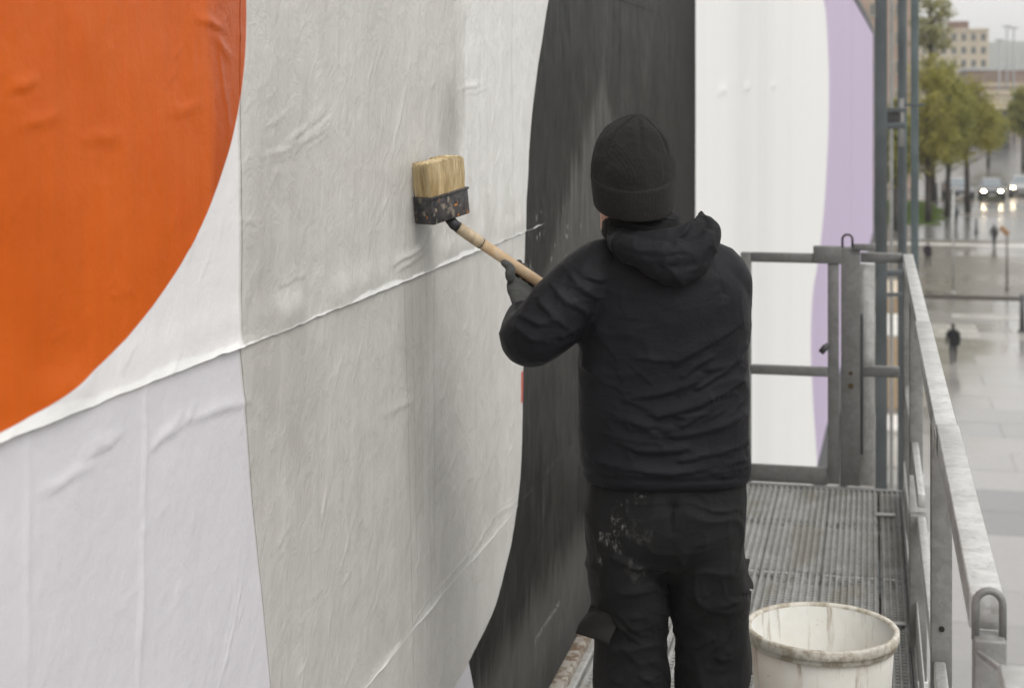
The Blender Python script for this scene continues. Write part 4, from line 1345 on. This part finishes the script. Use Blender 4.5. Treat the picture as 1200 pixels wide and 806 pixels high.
# ------------------------------------------------------------------ hill, far buildings
def hill():
    V, Fs = [], []
    n, m = 90, 12
    for i in range(n + 1):
        x = -800 + 3600 * i / n
        px_h = 95 + 22 * math.sin(x / 420) + 10 * math.sin(x / 130 + 1) + 3 * math.sin(x / 37)
        for j in range(m + 1):
            t_ = j / m
            V.append((x, 2700 + 900 * t_, -9 + (px_h + 9) * math.sin(t_ * PI / 2) ** .9 + (2.5 * math.sin(x / 19 + j) if 0 < j < m else 0)))
    for i in range(n):
        for j in range(m):
            a = i * (m + 1) + j
            Fs.append((a, a + m + 1, a + m + 2, a + 1))
    t = NT('wooded_hill'); co = t.coord()
    n_ = t.noise(co, .02, 6, .65)
    t.set('Base Color', t.mix(t.sm(n_, .35, .65), (.045, .06, .03), (.10, .11, .07))); t.set('Roughness', .9)
    o = obj('hill', mesh_np('hill', np.array(V), Fs), t.m); o['kind'] = 'structure'
hill()
M_CREAM = simple('cream_render', (.56, .49, .38), .8, 0, .08, .3)
M_GLASS = simple('far_window_glass', (.10, .115, .13), .15, 0, .3, .2)
M_BROWN = simple('brown_roof_block', (.20, .13, .105), .8, 0, .15, .3)
M_TAN = simple('pale_beige_wall', (.58, .50, .38), .8, 0, .08, .3)
M_DARKW = simple('dark_undercroft', (.06, .065, .07), .6, 0, .2, .3)
M_GREYR = simple('pale_grey_roof', (.42, .44, .45), .6, 0, .1, .2)
M_PINK = simple('pinkish_render', (.42, .315, .255), .8, 0, .08, .4)
WIN = {}
def window_mesh(w, h):
    k = (round(w, 2), round(h, 2))
    if k not in WIN:
        f = MB()
        for a, b in (((-w / 2, -.10, 0), (-w / 2 + .14, .02, h)), ((w / 2 - .14, -.10, 0), (w / 2, .02, h)), ((-w / 2 + .14, -.10, 0), (w / 2 - .14, .02, .14)), ((-w / 2 + .14, -.10, h - .14), (w / 2 - .14, .02, h)), ((-.05, -.08, .14), (.05, .02, h - .14))):
            f.box(a, b)
        p = MB().box((-w / 2 + .14, -.03, .14), (w / 2 - .14, .015, h - .14))
        a = mesh_np('window', np.array(f.V), f.F, False); a.materials.append(simple('window_frame_paint', (.5, .46, .38), .6))
        b = mesh_np('pane', np.array(p.V), p.F, False); b.materials.append(M_GLASS)
        WIN[k] = (a, b)
    return WIN[k]
def building(name, label, x0, x1, y0, y1, z0, z1, m, bays=0, floors=0, wfrac=.5, hfrac=.55, roof=None, parapet=True, group=None, first=1.2, east=0):
    b = empty(name, ((x0 + x1) / 2, y0, z0), 0, label, 'building', group)
    w, dp, h = x1 - x0, y1 - y0, z1 - z0
    MB().box((-w / 2, 0, -1), (w / 2, dp, h)).build('wall', m, b)
    if parapet:
        mb = MB(); mb.box((-w / 2 - .25, -.25, h + .004), (w / 2 + .25, dp + .25, h + .7)); mb.build('parapet', roof or m, b)
    if bays:
        bw, fh = w / bays, (h - first) / floors
        A, B = window_mesh(bw * wfrac, fh * hfrac)
        for i in range(bays):
            for j in range(floors):
                o = bpy.data.objects.new('window', A); link(o, b); o.location = (-w / 2 + (i + .5) * bw, -.022, first + (j + .22) * fh)
                q = bpy.data.objects.new('pane', B); link(q, o)
        for i in range(east):
            for j in range(floors):
                o = bpy.data.objects.new('window', A); link(o, b); o.location = (w / 2 + .022, (i + .5) * dp / east, first + (j + .22) * fh); o.rotation_euler = (0, 0, PI / 2)
                q = bpy.data.objects.new('pane', B); link(q, o)
    return b
d = 450
x0, y0 = xy(1078, d); x1, _ = xy(1157, d)
b = building('office_building', 'cream five storey office block rising behind the trees', x0, x1, y0, y0 + 16, -8.7, zz(37, d), M_CREAM, 7, 7, .55, .60, None, True, None, 2.0, 5)
MB().box((-1.5, 3, zz(37, d) + 9.4), (4.2, 9, zz(37, d) + 11.6)).build('roof_block', M_BROWN, b)
d = 330
x0, y0 = xy(1152, d); x1, _ = xy(1260, d)
building('long_hall', 'long low brown hall with a pale grey roof below the hill', x0, x1, y0 + 60, y0 + 90, -8.7, zz(83, d + 60), simple('brown_brick_far', (.22, .165, .14), .8, 0, .15, .2), 12, 1, .6, .4, M_GREYR, True, None, 4.5)
d = 290
x0, y0 = xy(1157, d); x1, _ = xy(1186, d)
b = building('low_pavilion', 'pale beige low pavilion with a dark open ground floor', x0, x1, y0, y0 + 10, zz(122, d), zz(111, d), M_TAN, 0, 0)
MB().box((-(x1 - x0) / 2 + .4, .6, -8.7 - zz(122, d)), ((x1 - x0) / 2 - .4, 9, -.004)).build('undercroft', M_DARKW, b)
b = building('terrace_building', 'brownish terrace of flat roofed buildings between office block and hill', *(xy(1150, 380)[0], xy(1230, 380)[0]), xy(1190, 380)[1], xy(1190, 380)[1] + 12, -8.7, zz(101, 380), simple('tan_brown_wall', (.36, .28, .22), .8, 0, .12, .3), 9, 2, .5, .45, M_TAN)
d = 175
xa, ya = xy(1012, d); xb, _ = xy(1069, d)
building('apartment_building', 'pinkish apartment building seen between the scaffold poles', xa - 14, xb, ya, ya + 14, -8.7, 19, M_PINK, 7, 8, .36, .5, None, True, None, 2.2)

# ------------------------------------------------------------------ trees
def leaf_mat(name, a, b):
    t = NT(name)
    co = t.coord()
    n = t.noise(co, .9, 4, .6); n2 = t.noise(co, 9, 2)
    c = t.mix(t.sm(t.math('ADD', t.math('MULTIPLY', n, .7), t.math('MULTIPLY', n2, .3)), .36, .64), a, b)
    t.set('Base Color', c); t.set('Roughness', .7); t.set('Specular IOR Level', .2)
    tl = t.n.new('ShaderNodeBsdfTranslucent'); t.l.new(c, tl.inputs[0])
    ms = t.n.new('ShaderNodeAddShader'); t.l.new(t.b.outputs[0], ms.inputs[0]); t.l.new(tl.outputs[0], ms.inputs[1])
    t.l.new(ms.outputs[0], t.n['Material Output'].inputs[0])
    return t.m
M_LEAF = [leaf_mat('olive_spring_leaves', (.128, .122, .026), (.21, .19, .055)), leaf_mat('green_spring_leaves', (.112, .116, .030), (.19, .185, .058)), leaf_mat('pale_catkins', (.14, .14, .07), (.22, .21, .12))]
M_BARK = simple('wet_dark_bark', (.05, .042, .036), .8, 0, .3, 3, .3)
def tree(label, px, base_py, top_py, hw_px, low_py, kind, leaves, size, seed, name='street_tree', fill=1.0, d=None):
    rr = random.Random(seed)
    if d is None:
        x, y, z = on_ground(px, base_py); d = ground_d(base_py)
    else:
        x, y = xy(px, d); z = gz(y)
    top = zz(top_py, d) - z; low = zz(low_py, d) - z; hw = hw_px / F * d
    tr = empty(name, (x, y, z), 0, label, 'tree', 'trees along the avenue')
    mb = MB()
    r0 = .14 + top * .008
    lean = rr.uniform(-.25, .25)
    mid = low + (top - low) * .55
    mb.tube([(0, 0, -.2), (lean * .2, 0, low * .5), (lean * .5, .1, low), (lean, .1, mid), (lean * 1.2, 0, top * .96)], [r0 * 1.25, r0, r0 * .85, r0 * .5, .02], 10)
    tips = []
    for k in range(16):
        a = k * 2.4 + rr.uniform(-.3, .3); h = low * .92 + (mid - low * .9) * (k / 15) ** .9
        ln = hw * rr.uniform(.65, 1.0) * (1 - .35 * k / 15)
        e = Vector((ln * math.cos(a), ln * math.sin(a), h + ln * rr.uniform(.5, 1.1)))
        s = Vector((lean * .6, .05, h))
        mb.tube([s, s + (e - s) * .5 + Vector((0, 0, -.15)), e], [r0 * .38, r0 * .22, .015], 6)
        tips.append(e)
    mb.build('trunk', M_BARK, tr, 0, True)
    lb = MB()
    cz, ch = (low + top) / 2, (top - low) / 2
    cl = []
    while len(cl) < 70:
        u = Vector((rr.uniform(-1, 1), rr.uniform(-1, 1), rr.uniform(-1, 1)))
        if u.length > 1 or (u.length < .45 and rr.random() < .7):
            continue
        prof = (1 - max(0, u.z) * .35) if kind != 2 else 1
        cl.append((Vector((u.x * hw * prof, u.y * hw * prof, cz + u.z * ch)), rr.uniform(.35, 1.0)))
    for c, w in cl:
        for q in range(int(leaves * w * fill / 70)):
            p = c + Vector((rr.gauss(0, 1), rr.gauss(0, 1), rr.gauss(0, .8))) * (hw * .20)
            s = size * rr.uniform(.5, 1.2)
            a = Vector((rr.gauss(0, 1), rr.gauss(0, 1), rr.gauss(0, 1))).normalized()
            b = a.cross(Vector((rr.gauss(0, 1), rr.gauss(0, 1), rr.gauss(0, 1)))).normalized()
            lb.add([p - a * s, p - b * s * .5, p + a * s, p + b * s * .5], [(0, 1, 2, 3)])
    me = mesh_np('crown', np.array(lb.V), np.array(lb.F), False)
    obj('crown', me, M_LEAF[kind], tr)
    return tr
tree('nearest young tree with a bare dark trunk standing in the wet verge', 1134, 252, 92, 33, 188, 0, 9000, .20, 1)
tree('olive leaved tree just left of the car with the silver windscreen', 1110, 257, 76, 30, 196, 1, 9000, .20, 2)
tree('broad olive tree nearest to the scaffold poles', 1088, 264, 60, 30, 205, 0, 9000, .20, 3)
tree('tall sparse pale tree topping all the others against the sky', 1092, 238, -48, 22, 95, 2, 3800, .24, 4)
tree('rounded tree at the right edge beyond the cars', 1199, 200, 100, 17, 158, 1, 5000, .30, 5)
tree('small dark tree between the pavilion and the cars', 1158, 196, 126, 20, 172, 1, 4000, .32, 6)
tree('green tree seen between the two scaffold poles', 1050, 272, 118, 20, 220, 1, 6000, .22, 8)
# ------------------------------------------------------------------ masts on the skyline
M_MAST = simple('grey_mast_paint', (.30, .31, .32), .5, .3)
mast0 = None
for px, d, top, lab in ((1171, 300, 48, 'grey lamp mast nearest to the cream office block'), (1180, 320, 32, 'middle of three tall masts against the sky'), (1188, 320, 34, 'tall mast nearest to the right edge against the sky')):
    x, y = xy(px, d)
    m_ = empty('lamp_mast', (x, y, gz(y)), 0, lab, 'mast', 'masts on the skyline')
    h = zz(top, d) - gz(y)
    mb = MB(); mb.tube([(0, 0, 0), (0, 0, h)], [.28, .14], 8); mb.build('pole', M_MAST, m_, 0, True)
    mb = MB(); mb.box((-.9, -.15, h + .002), (.9, .15, h + .25)); mb.build('lamp_head', M_MAST, m_)
# ------------------------------------------------------------------ cars
def car(label, px, py, paint, rz, lit, scale=1.1):
    x, y, z = on_ground(px, py)
    c = empty('parked_car' if not lit else 'car', (x, y, z + .02), rz, label, 'car', 'cars on the wet street')
    c.scale = (scale,) * 3
    W = .90
    ST = [(-2.15, .74, .34, .62, .70, .62), (-2.05, .84, .26, .72, .74, .72), (-1.4, W, .22, .88, .78, .885), (-.75, W, .22, .96, .76, .965), (-.05, W, .22, .98, .62, 1.46), (.7, W, .22, .98, .62, 1.50), (1.45, W, .22, .98, .60, 1.42), (1.98, W * .97, .24, .96, .70, 1.0), (2.15, .80, .34, .86, .66, .88)]
    V, Fs = [], []
    for (yy, w, zb, zbelt, wr, zr) in ST:
        V += [(-w * .93, yy, zb), (-w, yy, (zb + zbelt) / 2), (-w * .97, yy, zbelt), (-wr, yy, zr), (wr, yy, zr), (w * .97, yy, zbelt), (w, yy, (zb + zbelt) / 2), (w * .93, yy, zb)]
    for i in range(len(ST) - 1):
        for k in range(8):
            Fs.append((i * 8 + k, i * 8 + (k + 1) % 8, (i + 1) * 8 + (k + 1) % 8, (i + 1) * 8 + k))
    Fs += [tuple(range(7, -1, -1)), tuple(len(V) - 8 + k for k in range(8))]
    mb = MB(); mb.add(V, Fs); mb.build('body', paint, c, .03)
    gl = simple('car_glass', (.22, .25, .27), .06, 0, .1, 1)
    mb = MB(); mb.add([(-.70, -.735, .985), (.70, -.735, .985), (.58, -.10, 1.425), (-.58, -.10, 1.425), (-.70, -.72, .97), (.70, -.72, .97), (.58, -.085, 1.41), (-.58, -.085, 1.41)], [(0, 1, 2, 3), (4, 7, 6, 5), (0, 4, 5, 1), (1, 5, 6, 2), (2, 6, 7, 3), (3, 7, 4, 0)]); mb.build('windscreen', gl, c)
    for s in (-1, 1):
        mb = MB(); mb.add([(s * .885, -.55, 1.0), (s * .885, 1.55, 1.0), (s * .635, 1.25, 1.40), (s * .645, -.02, 1.43), (s * .86, -.55, .99), (s * .86, 1.55, .99), (s * .61, 1.25, 1.39), (s * .62, -.02, 1.42)], [(0, 1, 2, 3), (4, 7, 6, 5), (0, 4, 5, 1), (1, 5, 6, 2), (2, 6, 7, 3), (3, 7, 4, 0)]); mb.build('side_window', gl, c)
        mb = MB(); mb.box((s * 1.0 - .09, -.62, .98), (s * 1.0 + .09, -.52, 1.12)); mb.build('wing_mirror', paint, c, .02)
        mb = MB()
        V, Fs = rings_geo([(-.03, 0, 0, .125, .07), (.03, 0, 0, .115, .065)], 16, 2.5)
        V = [(v[0] + s * .60, -2.10 - v[2], .66 + v[1]) for v in V]
        mb.add(V, Fs); mb.build('headlight', M_HEAD if lit else simple('unlit_headlight', (.6, .62, .62), .1), c)
        for yy in (-1.38, 1.38):
            mb = MB(); mb.tube([(s * .74, yy, .32), (s * .93, yy, .32)], .325, 20); w_ = mb.build('tyre', simple('tyre_rubber', (.02, .02, .02), .7), c)
            mb = MB(); mb.tube([(s * .90, yy, .32), (s * .937, yy, .32)], .20, 14); mb.build('rim', simple('alloy_rim', (.35, .35, .36), .3, .7), w_)
    MB().box((-.50, -2.172, .40), (.50, -2.14, .56)).build('grille', simple('black_grille', (.02, .02, .022), .5), c, .01)
    MB().box((-.26, -2.185, .34), (.26, -2.173, .45)).build('number_plate', simple('plain_plate', (.55, .55, .53), .5), c)
    return c
t = NT('lit_headlamp'); t.set('Base Color', (.9, .85, .7)); t.set('Emission Color', (1.0, .80, .50)); t.set('Emission Strength', 60.0); M_HEAD = t.m
P_DARK = simple('black_car_paint', (.022, .024, .028), .25, .2, .05, 1, 0, .005, None, 1)
P_SILV = simple('dark_blue_grey_car_paint', (.05, .056, .065), .25, .2, .05, 1, 0, .005, None, 1)
P_GREY = simple('silver_car_paint', (.30, .31, .32), .3, .5, .05, 1, 0, .005, None, 1)
car('dark car behind the young tree, lights off', 1122, 233, P_SILV, .12, False, 1.32)
car('dark car with lit headlights driving towards the viewer in the middle', 1162, 234, P_DARK, -.05, True, 1.32)
car('silver car with lit headlights entering at the right edge', 1198, 229, P_GREY, -.12, True, 1.32)

# ------------------------------------------------------------------ passers-by
def walker(label, px, py, coat, legs, h=1.75, rz=0.0, stride=.18, arm=.12):
    x, y, z = on_ground(px, py)
    if y < 95:
        z += .052
    k = h / 1.75
    g = [rings_geo(interp_rings([(.84, 0, 0, .17, .11), (1.0, 0, 0, .185, .125), (1.2, 0, 0, .20, .13), (1.38, 0, 0, .215, .125), (1.46, 0, 0, .15, .095), (1.50, 0, 0, .07, .065)], 3), 20, 2.3),
         tube_geo([(0, 0, 1.46), (0, .01, 1.54)], [.06, .056], 12), rings_geo(interp_rings([(1.51, 0, .02, .045, .06), (1.56, 0, .015, .072, .09), (1.64, 0, .01, .08, .10), (1.71, 0, 0, .065, .08), (1.75, 0, 0, .02, .03)], 3), 16, 2)]
    for s in (-1, 1):
        g.append(tube_geo([(s * .095, 0, .90), (s * .10, s * stride * .5 + .02, .50), (s * .10, s * stride - .03, .09)], [.10, .072, .05], 12))
        g.append(tube_geo([(s * .10, s * stride - .10, .045), (s * .10, s * stride + .02, .05), (s * .105, s * stride + .14, .035)], [.04, .048, .03], 10))
        g.append(tube_geo([(s * .20, 0, 1.40), (s * .255, -s * arm * .6, 1.12), (s * .25, -s * arm + .10, .88)], [.068, .056, .042], 12))
        g.append(tube_geo([(s * .25, -s * arm + .10, .89), (s * .245, -s * arm + .13, .80), (s * .235, -s * arm + .14, .74)], [.034, .04, .022], 10))
    me = fuse('person', g, .018, 2)
    V, N = get_vn(me)
    set_v(me, V * k)
    t = NT('walker_clothes_' + name_safe(label)); co = t.coord(); S = t.sep(co)
    c = t.mix(t.math('GREATER_THAN', S[2], .86 * k), legs, coat)
    c = t.mix(t.math('GREATER_THAN', S[2], 1.51 * k), c, (.03, .025, .022))
    t.set('Base Color', c); t.set('Roughness', .8)
    o = obj('person', me, t.m, None, (x, y, z)); o.rotation_euler = (0, 0, rz)
    tag(o, label, 'person', 'passers-by on the wet square')
def name_safe(s):
    return '_'.join(s.split()[:3])
walker('person in dark jacket and grey trousers walking alone across pale wet slabs', 1117, 427, (.010, .010, .012), (.022, .025, .03), 1.78, .1)
walker('person in dark purple coat walking beyond the kerb near the scaffold', 1087, 313, (.025, .018, .028), (.03, .028, .032), 1.75, -.3)
walker('person in dark blue coat standing under the trees', 1120, 268, (.025, .03, .04), (.03, .03, .03), 1.75, .6, .03, .02)
walker('small figure in grey beside the white road line', 1165, 291, (.05, .05, .05), (.04, .04, .04), 1.7, .2)

# ------------------------------------------------------------------ poles and posts on the square
def pole(name, label, cat, px, py, top, r, m, head=None):
    x, y, z = on_ground(px, py); d = ground_d(py)
    e = empty(name, (x, y, z), 0, label, cat)
    h = zz(top, d) - z
    mb = MB(); mb.tube([(0, 0, 0), (0, 0, h)], [r * 1.15, r], 10); mb.build('pole', m, e, 0, True)
    mb = MB(); mb.tube([(0, 0, 0), (0, 0, .18)], [r * 2.2, r * 1.7], 12); mb.build('base', m, e, 0, True)
    return e, h
M_PALEP = simple('pale_grey_pole', (.42, .43, .41), .4, .3)
M_DARKP = simple('dark_grey_post', (.07, .072, .075), .5, .2)
e, h = pole('lamp_post', 'slim pale lamp post standing at the dark kerb', 'lamp post', 1117, 345, 222, .06, M_PALEP)
mb = MB(); mb.tube([(0, 0, h), (0, -.25, h + .1), (0, -.8, h + .08)], [.05, .05, .09], 8); mb.build('lamp_head', M_PALEP, e, 0, True)
e, h = pole('sign_post', 'brown sign post with a tilted orange brown board by the kerb', 'sign', 1180, 340, 272, .06, simple('brown_post', (.13, .11, .095), .6))
MB().box((-.36, -.03, -.16), (.28, .03, .16), Matrix.Translation((-.12, -.07, h + .05)) @ Matrix.Rotation(.75, 4, 'Y')).build('board', simple('orange_brown_board', (.33, .19, .09), .5), e, .01)
e, h = pole('marker_pillar', 'thick dark pillar at the right edge of the pale slabs', 'pillar', 1198, 391, 345, .12, M_DARKP)
for i, (px, py, tp, lab) in enumerate(((1098, 240, 214, 'dark bollard behind the broad olive tree'), (1104, 236, 214, 'dark bollard left of the car behind the young tree'), (1144, 276, 256, 'short dark bollard between young tree and headlight car'))):
    e, h = pole('bollard', lab, 'bollard', px, py, tp, .09, M_DARKP); e['group'] = 'dark bollards on the street'

# ------------------------------------------------------------------ scaffold behind the gate
scf = empty('scaffold_tower', (x_at(1040, 12.5), 12.5, GZ), 0, 'blue grey steel scaffold poles rising beyond the gate', 'scaffold')
SO = Vector(scf.location)
M_SC2 = simple('teal_grey_scaffold_paint', (.095, .12, .125), .5, .2, .2, 3)
def spole(px, d, w, m, z1=7.5, depth=None):
    x, y = xy(px, d)
    MB().box((x - w / 2 - SO.x, y - SO.y, 0), (x + w / 2 - SO.x, y + (depth or w) - SO.y, z1 - GZ)).build('upright', m, scf, .006)
    return Vector((x, y, 0))
spole(1032.5, 12.0, .092, M_SCAF)
spole(1044.5, 15.0, .035, simple('galvanised_far_tube', (.30, .30, .29), .4, .4))
spole(1056, 14.0, .060, M_SCAF)
spole(1060, 17.0, .05, M_SC2)
spole(1072, 13.5, .064, M_SC2)
def sbar(px0, py0, px1, py1, d, t_, m, nm='ledger'):
    x0, y0 = xy(px0, d); x1, y1 = xy(px1, d)
    mb = MB(); mb.bar(Vector((x0, y0, zz(py0, d))) - SO, Vector((x1, y1, zz(py1, d))) - SO, t_, t_); mb.build(nm, m, scf, .004)
sbar(1036, 129, 1062, 129, 12.9, .035, M_SCAF)
sbar(1036, 148, 1060, 147, 12.9, .050, M_SCAF)
sbar(1036, 139, 1054, 139, 12.95, .10, simple('dark_coupler', (.04, .04, .042), .6), 'coupler_plate')
sbar(1054, 123, 1084, 123, 13.3, .022, M_SCAF)
sbar(1056.5, 116, 1056.5, 172, 13.2, .038, simple('galvanised_far_tube', (.30, .30, .29), .4, .4), 'joint_sleeve')
sbar(1026, 320, 1060, 320, 13.2, .05, M_SCAF); sbar(1026, 345, 1060, 345, 13.2, .03, M_SCAF)
for z in (-8, -5.5, -3, 4.2):
    for a, b in ((1033, 1072),):
        x0, y0 = xy(a, 12.2); x1, y1 = xy(b, 13.4)
        mb = MB(); mb.bar((x0 - SO.x, y0 + .1 - SO.y, z - GZ), (x1 - SO.x, y1 + .05 - SO.y, z - GZ), .05); mb.build('ledger', M_SCAF, scf)
# ------------------------------------------------------------------ things standing below the billboard
def site_box(name, label, cat, px0, px1, d, depth, h, m, roof=None, ribs=0, z=None):
    xa, ya = xy(px0, d); xb, _ = xy(px1, d)
    e = empty(name, ((xa + xb) / 2, ya, (GZ + .055) if z is None else z), 0, label, cat)
    w = xb - xa
    MB().box((-w / 2, 0, 0), (w / 2, depth, h)).build('wall', m, e, .02)
    if roof:
        MB().box((-w / 2 - .06, -.06, h + .004), (w / 2 + .06, depth + .06, h + .14)).build('roof', roof, e, .02)
    for k in range(ribs):
        x = -w / 2 + (k + .5) * w / ribs
        MB().box((x - .05, -.045, .1), (x + .05, -.002, h - .1)).build('rib', m, e)
    return e
M_SITE = simple('beige_cabin_panel', (.55, .42, .28), .6, 0, .1, .8)
M_SITEW = simple('off_white_sheet', (.62, .60, .56), .5, 0, .1, .8)
e = site_box('site_cabin', 'beige site cabin with a white roof below the billboard', 'cabin', 975, 1056, 60, 5.5, 2.7, M_SITE, M_SITEW, 9)
MB().box((-.5, -.05, .25), (.4, -.003, 2.2)).build('door', simple('brown_cabin_door', (.25, .15, .08), .6), e, .01)
site_box('material_container', 'second beige container standing behind the site cabin', 'container', 985, 1054, 72, 6, 2.6, simple('tan_container', (.42, .31, .20), .6, 0, .1, .8), simple('tan_roof', (.50, .42, .32), .6), 8)
site_box('board_stack', 'stack of white boards on the ground in front of the cabin', 'boards', 1008, 1052, 50.5, 2.2, 1.1, M_SITEW, M_SITEW, 5)
e = site_box('barrier', 'orange site barrier beside the cabin', 'barrier', 978, 996, 56, .12, 1.1, simple('orange_barrier', (.55, .24, .03), .5), None, 4)

# ------------------------------------------------------------------ damp air
hz = MB().box((-3600, -400, -13), (4600, 6600, 150))
t = bpy.data.materials.new('damp_air'); t.use_nodes = True
t.node_tree.nodes.clear()
pv = t.node_tree.nodes.new('ShaderNodeVolumePrincipled'); pv.inputs['Color'].default_value = (.97, .98, .985, 1); pv.inputs['Density'].default_value = .0003
ou = t.node_tree.nodes.new('ShaderNodeOutputMaterial'); t.node_tree.links.new(pv.outputs[0], ou.inputs['Volume'])
o = obj('haze', mesh_np('haze', np.array(hz.V), hz.F, False), t); o['kind'] = 'stuff'
